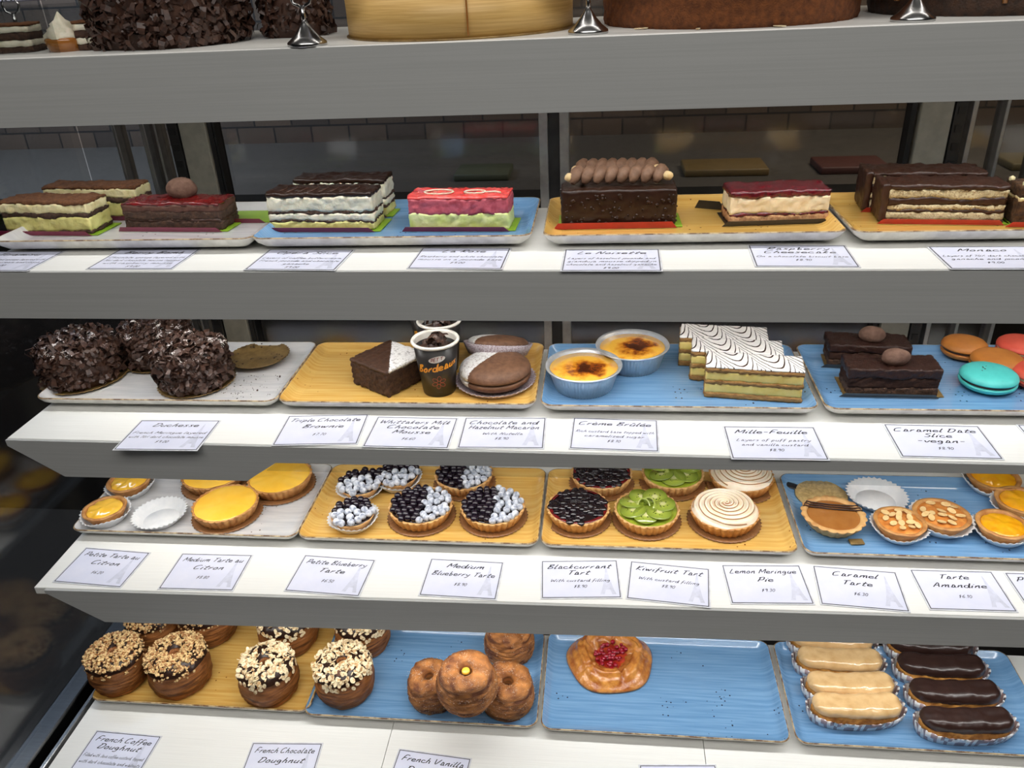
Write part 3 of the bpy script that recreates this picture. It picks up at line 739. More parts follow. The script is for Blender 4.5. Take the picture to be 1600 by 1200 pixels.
def shavings_cake(name, label, c, r, h, z, n, size, seed, board=True, sugared=True, group=None, loc=None):
    root = thing(name, label, 'cake', loc or c, seed, group)
    if board: obj('gold_board', scalloped(r * 1.09), goldb, root)
    def md(a, rr, zz, i):
        q = Vector((math.cos(a) * 2, math.sin(a) * 2, zz * 40 + seed)); return rr * (1 + .05 * noise.noise(q)), zz
    zb = .002 if board else 0
    obj('cake_body', lathe([(0, zb), (r * .88, zb), (r * .95, zb + h * .2), (r * .95, h * .75), (r * .86, h * .92), (r * .6, h * .98), (0, h)], 48, md), chocm, root)
    rng = random.Random(seed); bm = bmesh.new()
    for k in range(n):
        a = rng.uniform(0, 2 * PI)
        if rng.random() < .62:
            zz = rng.uniform(zb + size * .5, h * .85); p = Vector((math.cos(a), math.sin(a), 0)) * r * rng.uniform(.91, .99); p.z = zz
            nn = Vector((math.cos(a), math.sin(a), rng.uniform(-.6, .9))) + Vector([rng.uniform(-.5, .5) for _ in range(3)])
        else:
            rr = r * math.sqrt(rng.random()) * .92; p = Vector((math.cos(a) * rr, math.sin(a) * rr, h * (.99 - .12 * (rr / r) ** 3)))
            nn = Vector((rng.uniform(-.8, .8), rng.uniform(-.8, .8), 1))
        flake(bm, p, nn, size * rng.uniform(.5, 1.9), rng.uniform(.15, .6), rng.uniform(-.8, 1.6), rng)
    sh = obj('chocolate_shavings', bm, shavet if sugared else shavem, root, smooth=False); tag(sh, kind='stuff')
    return root
for lab, x0, x1, yb, vt, sd in (('chocolate shaving covered cake at the left end of the white plate', 60, 190, 616, 524, 1), ('chocolate shaving cake at the back, top cut by the shelf above', 190, 300, 584, 500, 2), ('chocolate shaving cake in front, dusted white, beside the empty gold board', 243, 360, 624, 526, 3)):
    c, r = ring(x0, x1, yb, P3, .03, 1.1); c.z = P3
    shavings_cake('chocolate_shaving_cake', lab, c, r * .95, .066, P3, 1700, .009, sd, group='chocolate shaving cakes')
c, r = ring(356, 453, 583, P3, .006); c.z += .0065; t_ = thing('gold_cake_board', 'empty round gold board with crumbs on the white plate', 'cake board', c)
obj('board', scalloped(r), goldb, t_)
rg = random.Random(5); bm = bmesh.new()
for k in range(26):
    a = rg.uniform(0, 6.3); rr = r * rg.uniform(.3, .9); flake(bm, Vector((math.cos(a) * rr, math.sin(a) * rr, .0035)), Vector((0, 0, 1)), rg.uniform(.002, .006), .6, .3, rg)
tag(obj('crumbs', bm, shavem, t_, smooth=False), kind='stuff')
crumb = bmesh.new()
for k in range(110):
    p = at(rg.uniform(300, 440), rg.uniform(583, 622), P3); p.z += .0006
    if rg.random() < .08: p2 = p
    chunk(crumb, p, rg.choice((.0004, .0005, .0007, .0018 if k % 12 == 0 else .0006)), rg, .5)
tag(obj('chocolate_crumbs', crumb, shavem, smooth=False), 'dark chocolate crumbs scattered on the white plate under the shaving cakes', 'crumbs', kind='stuff')
# brownie
a, b, c_ = at(545, 596, P3), at(608, 622, P3), at(652, 590, P3)
s_ = .078; t1 = (b - a).normalized(); p = b + (-t1 * .5 + Vector((-t1.y, t1.x, 0)) * .5) * s_
brm = M('brownie_crust', (58, 36, 24), .7, (44, 27, 18), 160, bump=.7, bs=500, half=(.7071, .7071, .004, .020))
r_ = thing('brownie', 'thick square chocolate brownie with a sugared white corner', 'brownie', p, math.atan2(t1.y, t1.x))
obj('brownie_crumb', nbox(s_, s_, .036, 0, .0025, .0014, 230, 3, .003), choc, r_)
obj('brownie_top', nbox(s_ + .001, s_ + .001, .006, .0345, .0025, .0008, 230, 4, .002), M('brownie_top', (76, 48, 30), .6, (56, 34, 22), 160, bump=.6, bs=400, half=(.7071, .7071, .004, -1)), r_)
# paper cups
dblk = M('cup_print', (38, 34, 32), .4)
def cup(label, x0, x1, yb, vt, seed):
    c, r = ring(x0, x1, yb, P3, .075, .72); rt, rb, h = r * .96, r * .70, .078
    root = thing('mousse_cup', label, 'paper cup', c, 0, 'printed mousse cups')
    obj('cup_body', lathe([(0, .001), (rb * .9, .001), (rb * .92, 0), (rb, 0), (rt, h), (rt - .0012, h), (rb - .0012, .004), (0, .004)], 64), dblk, root)
    obj('cup_rim', lathe([(rt - .0016, h - .002), (rt + .0016, h - .002), (rt + .0028, h), (rt + .0016, h + .0022), (rt - .0014, h + .0018), (rt - .0022, h - .006)], 64), M('cup_white', (232, 226, 216), .35), root)
    obj('cup_inside', lathe([(rt - .0020, h), (rt - .0022, h - .004), (rt * .93, h - .016)], 64), MT['cup_white'], root)
    obj('mousse', lathe([(rt * .95, h - .015), (rt * .6, h - .012), (0, h - .011)], 48), chocm, root)
    rng = random.Random(seed); bm = bmesh.new()
    for k in range(34):
        aa = rng.uniform(0, 6.3); rr = rng.uniform(0, rt * .5); flake(bm, Vector((math.cos(aa) * rr, math.sin(aa) * rr, h - .009 + rng.uniform(0, .011))), Vector((rng.uniform(-1, 1), rng.uniform(-1, 1), .7)), rng.uniform(.009, .018), .5, .8, rng)
    obj('chocolate_curls', bm, shavem, root, smooth=False)
    def wrap(me, z0, m_, nm, k=1, off=.0005, tilt=0):
        for v in me.vertices:
            x, y = v.co.x * k, v.co.y * k + z0 + tilt * v.co.x; rr = rb + (rt - rb) * y / h + off; aa = -PI / 2 + x / rr + .22
            v.co = (rr * math.cos(aa), rr * math.sin(aa), y)
        obj(nm, me, m_, root)
    org = M('cup_orange_print', (240, 160, 40), .4); redp = M('cup_red_print', (150, 50, 50), .4)
    bm = lathe([(.0, 0), (.003, 0), (.006, 0), (.009, 0), (.0118, 0)], 40, sy=.42); me = bpy.data.meshes.new('badge')
    bm.to_mesh(me); bm.free(); wrap(me, .061, MT['cup_white'], 'printed_badge', tilt=.15)
    wrap(text_mesh('PETIT', .0070, .1, .00008), .0608, redp, 'petit_text', off=.0011, tilt=.15)
    wrap(text_mesh('Bordeaux', .0165, .2, .00022), .047, org, 'name_text', tilt=.16)
    bm = bmesh.new()
    for k in range(6):
        aa = k * PI / 3 + .4; cx, cy = .0062 * math.cos(aa), .0062 * math.sin(aa)
        A = []
        for q in range(14):
            th = q * 2 * PI / 14; ex, ey = .0042 * math.cos(th), .0028 * math.sin(th)
            A.append((cx + ex * math.cos(aa) - ey * math.sin(aa), cy + ex * math.sin(aa) + ey * math.cos(aa), 0, cx + .86 * (ex * math.cos(aa) - ey * math.sin(aa)), cy + .86 * (ex * math.sin(aa) + ey * math.cos(aa))))
        vo = [bm.verts.new((q[0], q[1], 0)) for q in A]; vi = [bm.verts.new((q[3], q[4], 0)) for q in A]
        for q in range(14): bm.faces.new((vo[q], vo[(q + 1) % 14], vi[(q + 1) % 14], vi[q]))
    me = bpy.data.meshes.new('beans'); bm.to_mesh(me); bm.free(); wrap(me, .024, M('cup_bean_print', (190, 90, 80), .4), 'bean_print')
    wrap(text_mesh('110 mL', .0035, 0), .008, inkl, 'volume_text')
cup('printed paper cup of mousse with chocolate curls, front of three', 642, 718, 621, 530, 1)
cup('printed paper cup of mousse, middle of three in line', 651, 722, 586, 503, 2)
cup('printed paper cup of mousse, rearmost, mostly hidden by the shelf', 636, 702, 566, 488, 3)
# large sugared chocolate macarons
def shell(r, h, foot=True, n=72, seed=0):
    prof = [(0, 0), (r * .93, 0), (r * 1.0, .001), (r * 1.0, h * .22), (r * .985, h * .30), (r * .97, h * .45), (r * .86, h * .72), (r * .66, h * .9), (r * .35, h * .99), (0, h)]
    def md(a, rr, z, i): return (rr * (1 + (.012 * noise.noise(Vector((a * 14, i * 3, seed))) if i in (2, 3) else 0)), z)
    return lathe(prof, n, md)
def macaron(label, c, r, m_, fm, name='macaron', group=None, h=.014, liner=None, rz=0, fill_h=.005, tilt=None):
    root = thing(name, label, 'macaron', c, rz, group); zb = .001 if liner else 0
    if liner: obj('paper_case', pleat(r * .96, r * 1.12, .008 if not tilt else .017, 44, .0014), liner, root)
    lo = shell(r, h, seed=1)
    for v in lo.verts: v.co.z = zb + h - v.co.z if v.co.z > .0001 else zb + h
    bmesh.ops.reverse_faces(lo, faces=lo.faces[:]); obj('lower_shell', lo, m_, root)
    obj('filling', lathe([(0, zb + h - .0005), (r * .93, zb + h), (r * .95, zb + h + fill_h / 2), (r * .93, zb + h + fill_h), (0, zb + h + fill_h)], 48), fm, root)
    obj('upper_shell', shell(r, h, seed=4), m_, root, loc=(0, 0, zb + h + fill_h))
    if tilt: root.rotation_euler = tilt
    return root
mcm = M('chocolate_macaron', (124, 88, 64), .6, (100, 68, 48), 120, bump=.4, bs=500, half=(-.86, .5, .010, -1))
c, r = ring(715, 831, 622, P3, .03, .9)
macaron('large chocolate macaron half covered in icing sugar, in front', c, r, mcm, ganache, 'chocolate_macaron', None, .017, paperm, .0, .002)
c, r = ring(722, 828, 594, P3, .03, .9)
macaron('large chocolate macaron behind, tipped back in its pleated case', c + Vector((0, .014, r * .30)), r * .93, mcm, ganache, 'chocolate_macaron', None, .012, paperm, .0, .002, tilt=(-.34, .05, 0))
# brulees
brul = bpy.data.materials.new('burnt_custard'); brul.use_nodes = True; t = NT(brul); b = t.n['Principled BSDF']
tc = t.new('ShaderNodeTexCoord').outputs['Object']; s = t.new('ShaderNodeSeparateXYZ'); t.l.new(tc, s.inputs[0])
d2 = t.math('SQRT', t.math('ADD', t.math('POWER', t.math('DIVIDE', t.math('ADD', s.outputs[0], .0), .030), 2), t.math('POWER', t.math('DIVIDE', t.math('ADD', s.outputs[1], .008), .026), 2)))
f = t.math('ADD', t.math('MULTIPLY', d2, .5), t.math('MULTIPLY', t.math('SUBTRACT', t.noise(tc, 55, 5), .5), 1.5))
t.l.new(t.ramp(f, [(.05, lin((66, 28, 12))), (.26, lin((136, 66, 20))), (.44, lin((224, 144, 36))), (.66, lin((244, 184, 66)))]), b.inputs['Base Color'])
b.inputs['Roughness'].default_value = .12; b.inputs['Coat Weight'].default_value = .6
for lab, x0, x1, yb, rz in (('creme brulee in a foil tin, front left of the blue plate', 850, 974, 626, .2), ('creme brulee in a foil tin, behind and right of the other', 929, 1047, 591, 1.2)):
    c, r = ring(x0, x1, yb, P3, .028, .8); h = .031
    root = thing('creme_brulee', lab, 'creme brulee', c, rz, 'creme brulees in foil tins')
    def md(a, rr, z, i): return (rr + (.0007 * math.cos(60 * a) if 1 <= i <= 2 else 0), z)
    obj('foil_tin', lathe([(0, 0), (r * .74, 0), (r * .9, h * .9), (r * .915, h), (r * .985, h), (r, h + .0015), (r * .985, h + .003), (r * .95, h + .001), (r * .905, h + .001), (r * .89, h * .86), (0, h * .8)], 240, md), foil, root)
    obj('custard', lathe([(r * .865, h * .80), (r * .88, h * .93), (r * .6, h * .95), (0, h * .96)], 96), brul, root)
# mille-feuille
mil = bpy.data.materials.new('feathered_icing'); mil.use_nodes = True; t = NT(mil); b = t.n['Principled BSDF']
tc = t.new('ShaderNodeTexCoord').outputs['Object']; s = t.new('ShaderNodeSeparateXYZ'); t.l.new(tc, s.inputs[0])
sa = t.math('ABSOLUTE', t.math('SINE', t.math('MULTIPLY', t.math('ADD', s.outputs[0], t.math('MULTIPLY', s.outputs[1], .35)), PI / .047)))
vv = t.math('ADD', t.math('MULTIPLY', s.outputs[1], 1.0), t.math('MULTIPLY', t.math('POWER', sa, .8), .046))
vv = t.math('ADD', vv, t.math('MULTIPLY', t.noise(tc, 40, 2), .004))
vv = t.math('FRACT', t.math('DIVIDE', t.math('ADD', vv, .5), .0165))
wd = t.math('ADD', .12, t.math('MULTIPLY', t.noise(tc, 60, 2), .17))
t.l.new(t.mix(t.math('LESS_THAN', vv, wd), lin((240, 236, 230)), lin((58, 32, 24))), b.inputs['Base Color'])
b.inputs['Roughness'].default_value = .25; b.inputs['Coat Weight'].default_value = .3
for lab, c0, c1, vt, sd, d in (('iced custard slice in front, dark feathered lines on white icing', (1100, 620), (1250, 626), 578, 1, .0465), ('iced custard slice in the middle of three, feathered icing', (1078, 594), (1200, 598), 553, 2, .0465), ('iced custard slice at the back of three, under the shelf edge', (1060, 571), (1160, 574), 532, 3, .0465)):
    p, rz, W, H = slice_at(c0, c1, P3, d, vt)
    if sd > 1: W = .122
    H = .047; rz -= .06
    p = at(*c0, P3) + Vector((math.cos(rz), math.sin(rz), 0)) * W / 2 + Vector((-math.sin(rz), math.cos(rz), 0)) * d / 2
    root = thing('mille_feuille', lab, 'custard slice', p, rz, 'feathered custard slices'); zz = 0
    for i, (nm, h, m_) in enumerate((('pastry_layer', .0075, puff), ('custard_layer', .0125, custard), ('pastry_layer', .0055, puff), ('custard_layer', .0125, custard), ('pastry_layer', .006, puff))):
        e = .0012 if m_ is puff else 0
        obj(nm, nbox(W + e, d + e, h + .0006, zz, .003, .0010 if m_ is puff else .0004, 260, sd * 9 + i, .001, ridge=.0004 if m_ is puff else 0, rfreq=3000), m_, root); zz += h
    obj('feathered_icing', nbox(W + .001, d + .001, .003, zz, .003, .0004, 90, sd, .0014), mil, root)
# date slices
for lab, c0, c1, vt, sd in (('dark caramel date slice with a nut on top, in front', (1322, 617), (1464, 620), 578, 1), ('dark caramel date slice with a nut on top, behind', (1293, 572), (1418, 577), 541, 2)):
    r_, W, H = layered(lab, 'caramel_date_slice', 'cake slice', c0, c1, P3, .045, vt, [('nut_base', 1.2, M('nut_base', (96, 66, 46), .8, (50, 32, 24), 300, bump=1, bs=700)), ('date_layer', 1.6, M('date_layer', (52, 34, 28), .8, (66, 44, 34), 100, bump=.8, spec=.15)), ('chocolate_top', 1.5, M('crackled_chocolate', (46, 28, 24), .35, (60, 38, 30), 160, bump=1, bs=300, spec=.3), -.001)], sd, M('board_silver', (60, 56, 52), .3), basem=goldb)
    obj('chocolate_nut', ball(.0135, 3, (1.35, .95, .9), .001, 80, sd), truffle, r_, loc=(.004, -.002, H + .009))
mo = M('orange_macaron', (196, 124, 52), .5, (184, 112, 46), 60, bump=.15); mt_ = M('turquoise_macaron', (84, 200, 192), .5, (76, 190, 182), 60, bump=.12); mr = M('coral_macaron', (226, 92, 72), .5, (214, 82, 62), 60, bump=.12)
for lab, x0, x1, yb, mm, ff in (('caramel brown macaron at the back left', 1473, 1541, 568, mo, ganache), ('caramel brown macaron in the middle', 1519, 1597, 594, mo, ganache), ('turquoise macaron with chocolate specks', 1502, 1588, 621, mt_, ganache),
        ('coral red macaron at the back right', 1560, 1632, 569, mr, cream), ('coral red macaron at the front right', 1585, 1665, 616, mr, cream)):
    c, r = ring(x0, x1, yb, P3, .016, .95); q = macaron(lab, c, r, mm, ff, 'macaron', 'small macarons', .0115, None, x0, .003)
    if mm is mt_:
        rg = random.Random(2); bm = bmesh.new()
        for k in range(22):
            x, y = rg.gauss(-.008, .006), rg.gauss(.010, .006); rr = math.hypot(x, y); 
            if rr < r * .8: chunk(bm, Vector((x, y, .026 - .009 * (rr / r) ** 2.6)), rg.uniform(.0006, .0014), rg, .4)
        o = obj('chocolate_specks', bm, chocm, q, smooth=False); q.rotation_euler.z = 0
# ------------------------------------------------------------------ fourth shelf: tarts
def crust(r, h, nf, amp, wall, m_top=None, slope=.85):
    prof = [(0, 0), (r * slope * .97, 0), (r * slope, .001), (r * (slope + 1) / 2, h * .5), (r, h * .97), (r * .995, h), (r - wall, h * 1.02), (r - wall * 1.3, h * .9), (r - wall * 1.4, h * .75), (0, h * .72)]
    def md(a, rr, z, i): return (rr * (1 + .012 * noise.noise(Vector((math.cos(a) * 2, math.sin(a) * 2, r * 99)))) + (amp * (abs(math.sin(nf * a / 2)) - .5) if 2 <= i <= 5 else 0), z + (h * .05 * noise.noise(Vector((math.cos(a) * 3, math.sin(a) * 3, r * 50))) if i >= 4 and rr > r * .7 else 0))
    return lathe(prof, max(72, nf * 6), md)
def fill(r, z, dome, n=64, amp=.0006, seed=0):
    def md(a, rr, zz, i): return rr, zz + amp * noise.noise(Vector((math.cos(a) * rr * 90, math.sin(a) * rr * 90, seed)))
    return lathe([(r, z - .002), (r, z), (r * .93, z + dome * .35), (r * .75, z + dome * .7), (r * .45, z + dome * .93), (r * .2, z + dome), (0, z + dome)], n, md)
def tart(name, label, x0, x1, yb, kind, group, seed=0, z=None, rz=None, cat='tart'):
    small = kind in ('lemon_s', 'blue_s', 'almond', 'passion')
    h = {'lemon_s': .022, 'blue_s': .020, 'almond': .022, 'passion': .022, 'caramel': .021}.get(kind, .021)
    c, r = ring(x0, x1, yb, z or P4, h if small else .004, 1.0 if not small else .9)
    root = thing(name, label, cat, c, seed * .9 if rz is None else rz, group); zb = .0012
    rt = r * .925 if not small else r * .90
    if kind == 'caramel': rt = r
    if small: obj('paper_case', pleat(rt * .74, rt * 1.10, .016, 30, .0013, wavy=.002), paperw, root)
    elif kind != 'caramel': obj('board', scalloped(r, 44, .0012, .0014), brownb, root, rot=(0, 0, seed))
    ch = h - zb
    body = None
    if kind in ('lemon_s', 'passion', 'almond'):
        cr_ = crust(rt, ch, 0, 0, rt * .14, slope=.68)
        body = obj('pastry_crust', cr_, crustd, root, loc=(0, 0, zb))
    elif kind == 'blue_s': body = obj('pastry_crust', crust(rt * .95, ch * .9, 0, 0, rt * .1, slope=.72), crustm, root, loc=(0, 0, zb))
    else: body = obj('pastry_crust', crust(rt, ch, 30 if kind != 'caramel' else 20, .0028 if kind != 'caramel' else .003, rt * (.055 if kind != 'caramel' else .14), slope=.84 if kind != 'caramel' else .7), crustd if kind in ('lemon', 'merr') else crustm, root, loc=(0, 0, zb))
    ft = zb + ch * .93
    rng = random.Random(seed * 7 + 1)
    if kind == 'lemon': obj('lemon_filling', fill(rt * .955, ft + .0008, .0022, amp=.0012, seed=seed), lemon, root)
    if kind == 'lemon_s': obj('lemon_filling', fill(rt * .80, ft - .001, .0045, amp=.003, seed=seed), lemon, root)
    if kind == 'passion': obj('passionfruit_filling', fill(rt * .80, ft - .001, .0045, amp=.002, seed=seed), passion, root)
    if kind == 'almond':
        obj('almond_filling', fill(rt * .86, ft - .001, .0035, amp=.002, seed=seed), amand, root)
        done = []
        for k in range(14):
            for _ in range(60):
                a = rng.uniform(0, 6.3); rr = rt * .66 * math.sqrt(rng.random())
                if all((math.cos(a) * rr - x_) ** 2 + (math.sin(a) * rr - y_) ** 2 > .0095 ** 2 for x_, y_ in done): break
            done.append((math.cos(a) * rr, math.sin(a) * rr)); bm = bmesh.new()
            disc_flake(bm, Vector((math.cos(a) * rr, math.sin(a) * rr, ft + .0045 - .003 * (rr / rt) ** 2 + k * .0001)), Vector((rng.uniform(-.3, .3), rng.uniform(-.3, .3), 1)), .0068, rng, .62, .0009)
            obj('almond_flake', bm, almondm, root, smooth=False)
    if kind == 'caramel':
        obj('caramel_filling', fill(rt * .82, ft - .0015, .0008), caramel, root)
        bm = bmesh.new()
        for k in range(3):
            y = rt * (.28 + .12 * k); xx = math.sqrt(rt * rt - y * y)
            tube([(-xx * .98, y, ft - .002), (-xx * .93, y, ft + .0035), (-xx * .75, y, ft + .002), (0, y, ft + .0006), (xx * .75, y, ft + .002), (xx * .93, y, ft + .0035), (xx * .98, y, ft - .002)], .0011, 8, bm)
        obj('chocolate_lines', bm, ganache, root)
    if kind in ('blue', 'blue_s'):
        obj('berry_jelly', fill(rt * .9, ft, .003), currant, root)
        R0 = rt * .91; br = .0056 if kind == 'blue' else .0060; pts = []; tries = 0
        while tries < 2500 and len(pts) < 95:
            tries += 1; a = rng.uniform(0, 6.3); rr = R0 * math.sqrt(rng.random()); x, y = math.cos(a) * rr, math.sin(a) * rr
            if all((x - q[0]) ** 2 + (y - q[1]) ** 2 > (br * 1.55) ** 2 for q in pts): pts.append((x, y, rr))
        ax = (math.cos(-rz if rz else 0), math.sin(-rz if rz else 0))
        if kind == 'blue_s': ax = (.35, -.94)
        me0 = None
        for m_, tst in ((berrym, False), (berrys, True)):
            me = None
            for x, y, rr in pts:
                if ((x * ax[0] + y * ax[1]) > (.003 if kind == 'blue' else -.001)) != tst: continue
                if me is None:
                    o = obj('blueberry', ball(br, 2, (1, 1, .92), .0004, 200, 1), m_, root); me = o.data
                else: o = obj('blueberry', me, None, root)
                o.location = (x, y, ft + .0032 + (.0025 if kind == 'blue' else .006) * (1 - (rr / R0) ** 2) + rng.uniform(0, .001)); o.rotation_euler = (rng.uniform(0, 3), rng.uniform(0, 3), 0)
    if kind == 'currant':
        bm = fill(rt * .93, ft, .004)
        for k in range(95):
            a = rng.uniform(0, 6.3); rr = rt * .91 * math.sqrt(rng.random()); ball(rng.uniform(.0046, .0062), 3, (1, 1, .7), bm=bm, at_=(math.cos(a) * rr, math.sin(a) * rr, ft + .0042 * (1 - (rr / rt) ** 2) + rng.uniform(0, .0014)))
        tag(obj('blackcurrants', bm, currant, root), kind='stuff')
        obj('jam_edge', lathe([(rt * .9, ft - .001), (rt * .965, ft + .0005), (rt * .93, ft + .003), (rt * .85, ft + .003)], 64), redgl, root)
    if kind == 'kiwi':
        obj('kiwi_jelly', fill(rt * .94, ft, .003), kiwij, root)
        for k in range(7):
            a = k * 2 * PI / 7 + seed; rs = rt * .40
            o = obj('kiwi_slice', lathe([(0, 0), (rs * .9, 0), (rs, .0012), (rs * .96, .0028), (0, .003)], 40), kiwim, root)
            o.location = (math.cos(a) * rt * .50, math.sin(a) * rt * .50, ft + .0042 + .0004 * k); o.rotation_euler = (.12 * math.sin(a) + .05, -.12 * math.cos(a), a)
        for q, (dx, dy, ph) in enumerate(((0, 0, 0), (-.006, .004, .7))):
            bm = bmesh.new(); rows = []
            for i in range(15):
                s = i / 14; a = -1.9 + 3.6 * s + ph; R1 = rt * (.34 - .08 * q)
                px, py = math.cos(a) * R1 * .9 + dx, math.sin(a) * R1 + dy
                row = []
                for j in range(5):
                    zt = j / 4; rr_ = 1 - .35 * zt
                    row.append(bm.verts.new((px * rr_, py * rr_, ft + .006 + zt * .0095 * math.sin(PI * (s * .9 + .05)))))
                rows.append(row)
            for A, B in zip(rows, rows[1:]):
                for j in range(4): bm.faces.new((A[j], A[j + 1], B[j + 1], B[j]))
            o = obj('kiwi_twist', bm, kiwim2, root); md_ = o.modifiers.new('thick', 'SOLIDIFY'); md_.thickness = .0022; md_.offset = 0
    if kind == 'merr':
        nr, na = 60, 200; bm = bmesh.new(); R1 = rt * .97; rings = []
        vc = {}
        for i in range(nr + 1):
            rr = R1 * i / nr; ring_ = []
            for k in range(na if i else 1):
                a = 2 * PI * k / na; ph = (3 * a - 2 * PI * 7 * (rr / R1) ** .8) / 2; q = abs(math.sin(ph)); edge_ = min(1, (1 - i / nr) * 10)
                zz = ft + .001 + .0085 * (1 - (rr / R1) ** 2) ** .6 * 1 + .0062 * q ** 1.0 * edge_
                v = bm.verts.new((math.cos(a) * rr * (1 + .03 * noise.noise(Vector((math.cos(a) * 2, math.sin(a) * 2, seed)))), math.sin(a) * rr, zz)); ring_.append(v); vc[v] = q
            rings.append(ring_)
        for A, B in zip(rings, rings[1:]):
            for k in range(na):
                k2 = (k + 1) % na
                if len(A) == 1: f_ = bm.faces.new((A[0], B[k], B[k2]))
                else: f_ = bm.faces.new((A[k], B[k], B[k2], A[k2]))
                f_.material_index = 0
        o = obj('meringue_swirl', bm, merr, root); 
        bm = bmesh.new()      # browned crest lines of the piped swirl
        for arm in range(3):
            pts = []
            for i in range(3, 120):
                rr = R1 * .97 * i / 120; a = (2 * PI * arm * 1.0 + 2 * PI * 7 * (rr / R1) ** .8 + PI * 0.62) / 3
                pts.append((math.cos(a) * rr * (1 + .03 * noise.noise(Vector((math.cos(a) * 2, math.sin(a) * 2, seed)))), math.sin(a) * rr, ft + .001 + .0085 * (1 - (rr / R1) ** 2) ** .6 + .0022 * min(1, (1 - i / 120) * 10)))
            tube([(a_, b_, c_ + .0024) for a_, b_, c_ in pts], .0009, 6, bm)
        obj('toasted_edges', bm, toast, root)
    return root
kiwim = bpy.data.materials.new('kiwi_flesh'); kiwim.use_nodes = True; t = NT(kiwim); b = t.n['Principled BSDF']
tc = t.new('ShaderNodeTexCoord').outputs['Object']; s = t.new('ShaderNodeSeparateXYZ'); t.l.new(tc, s.inputs[0])
rr = t.math('SQRT', t.math('ADD', t.math('POWER', s.outputs[0], 2), t.math('POWER', s.outputs[1], 2)))
base = t.ramp(t.math('DIVIDE', rr, .02), [(.15, lin((206, 204, 140))), (.3, lin((156, 170, 66))), (1, lin((124, 144, 44)))])
band = t.math('MULTIPLY', t.math('GREATER_THAN', rr, .0045), t.math('LESS_THAN', rr, .0095))
vo = t.new('ShaderNodeTexVoronoi'); vo.inputs['Scale'].default_value = 320; t.l.new(tc, vo.inputs['Vector'])
t.l.new(t.mix(t.math('MULTIPLY', band, t.math('LESS_THAN', vo.outputs['Distance'], .32)), base, lin((30, 30, 14))), b.inputs['Base Color'])
b.inputs['Roughness'].default_value = .15; b.inputs['Coat Weight'].default_value = .6
kiwim2 = M('kiwi_twist', (140, 158, 52), .15, (174, 184, 96), 70, coat=.6, specks=((34, 34, 16), 300, .2))
g1 = 'lemon tarts'
tart('small_lemon_tart', 'small lemon tart in a white paper case, front left of its plate', 125, 201, 828, 'lemon_s', 'small lemon tarts', 1)
tart('small_lemon_tart', 'small lemon tart in a white paper case, behind and partly under the shelf', 163, 240, 784, 'lemon_s', 'small lemon tarts', 2)
def empty_case(label, x0, x1, yb, h=.014, k=1.0):
    c, r = ring(x0, x1, yb, P4, h, .8); root = thing('empty_paper_case', label, 'paper case', c)
    obj('pleated_wall', pleat(r * .66, r, h, 34, .0022, bottom=False), paperw, root)
    obj('case_bottom', lathe([(0, 0), (r * .69, 0), (r * .69, .0007), (0, .0007)], 48), paperw, root)
empty_case('empty white pleated paper case beside the small lemon tarts', 207, 291, 829)
tart('lemon_tart', 'medium lemon tart in front, smooth yellow filling, fluted crust', 300, 411, 833, 'lemon', g1, 3)
tart('lemon_tart', 'medium lemon tart at the back left, cut off by the shelf above', 284, 392, 781, 'lemon', g1, 4)
tart('lemon_tart', 'medium lemon tart at the back right beside the yellow plate', 386, 494, 789, 'lemon', g1, 5)
g2 = 'blueberry tarts'
tart('small_blueberry_tart', 'small blueberry tart at the front left of the yellow plate', 510, 592, 840, 'blue_s', 'small blueberry tarts', 1, rz=0)
tart('small_blueberry_tart', 'small blueberry tart in the middle of the three small ones', 523, 602, 790, 'blue_s', 'small blueberry tarts', 2, rz=0)
tart('small_blueberry_tart', 'small blueberry tart at the back near the shelf above', 583, 660, 776, 'blue_s', 'small blueberry tarts', 3, rz=0)
tart('blueberry_tart', 'medium blueberry tart front left, right half sugared', 604, 714, 840, 'blue', g2, 4, rz=.1)
tart('blueberry_tart', 'medium blueberry tart front right, right half sugared', 716, 826, 842, 'blue', g2, 5, rz=.1)
tart('blueberry_tart', 'medium blueberry tart at the back, partly under the shelf', 676, 776, 785, 'blue', g2, 6, rz=.1)
tart('blackcurrant_tart', 'glossy blackcurrant tart in front on a brown board', 850, 957, 843, 'currant', 'blackcurrant tarts', 1)
tart('blackcurrant_tart', 'glossy blackcurrant tart behind the front one', 888, 992, 786, 'currant', 'blackcurrant tarts', 2)
tart('kiwi_tart', 'green kiwi tart with a twisted slice, in front', 955, 1065, 847, 'kiwi', 'kiwi tarts', 1)
tart('kiwi_tart', 'green kiwi tart behind, under the shelf edge', 998, 1103, 785, 'kiwi', 'kiwi tarts', 2)
tart('meringue_tart', 'lemon meringue tart in front with toasted white swirl', 1073, 1189, 850, 'merr', 'lemon meringue tarts', 1)
tart('meringue_tart', 'lemon meringue tart behind with toasted white swirl', 1103, 1211, 789, 'merr', 'lemon meringue tarts', 2)
tart('caramel_tart', 'caramel tart with chocolate lines across its filling', 1251, 1349, 850, 'caramel', None, 1, rz=-.12)
c, r = ring(1243, 1324, 797, P4, .004); root = thing('gold_cake_board', 'empty crinkled gold board with a tab on the blue plate', 'cake board', c)
obj('board', lathe([(0, 0), (r, 0), (r, .0022), (r * .95, .0036), (0, .003)], 60, lambda a, q, z, i: (q, z + (.0012 * noise.noise(Vector((math.cos(a) * q * 400, math.sin(a) * q * 400, 0))) if z > .002 else 0))), M('crinkled_gold', (214, 186, 128), .35, (176, 146, 90), 200, metal=.15, bump=1, bs=300), root)
obj('tab', bevel(box(-r * 1.45, -r * .9, -.007, .007, .0005, .003), .001), blackb, root, rot=(0, 0, -.5))
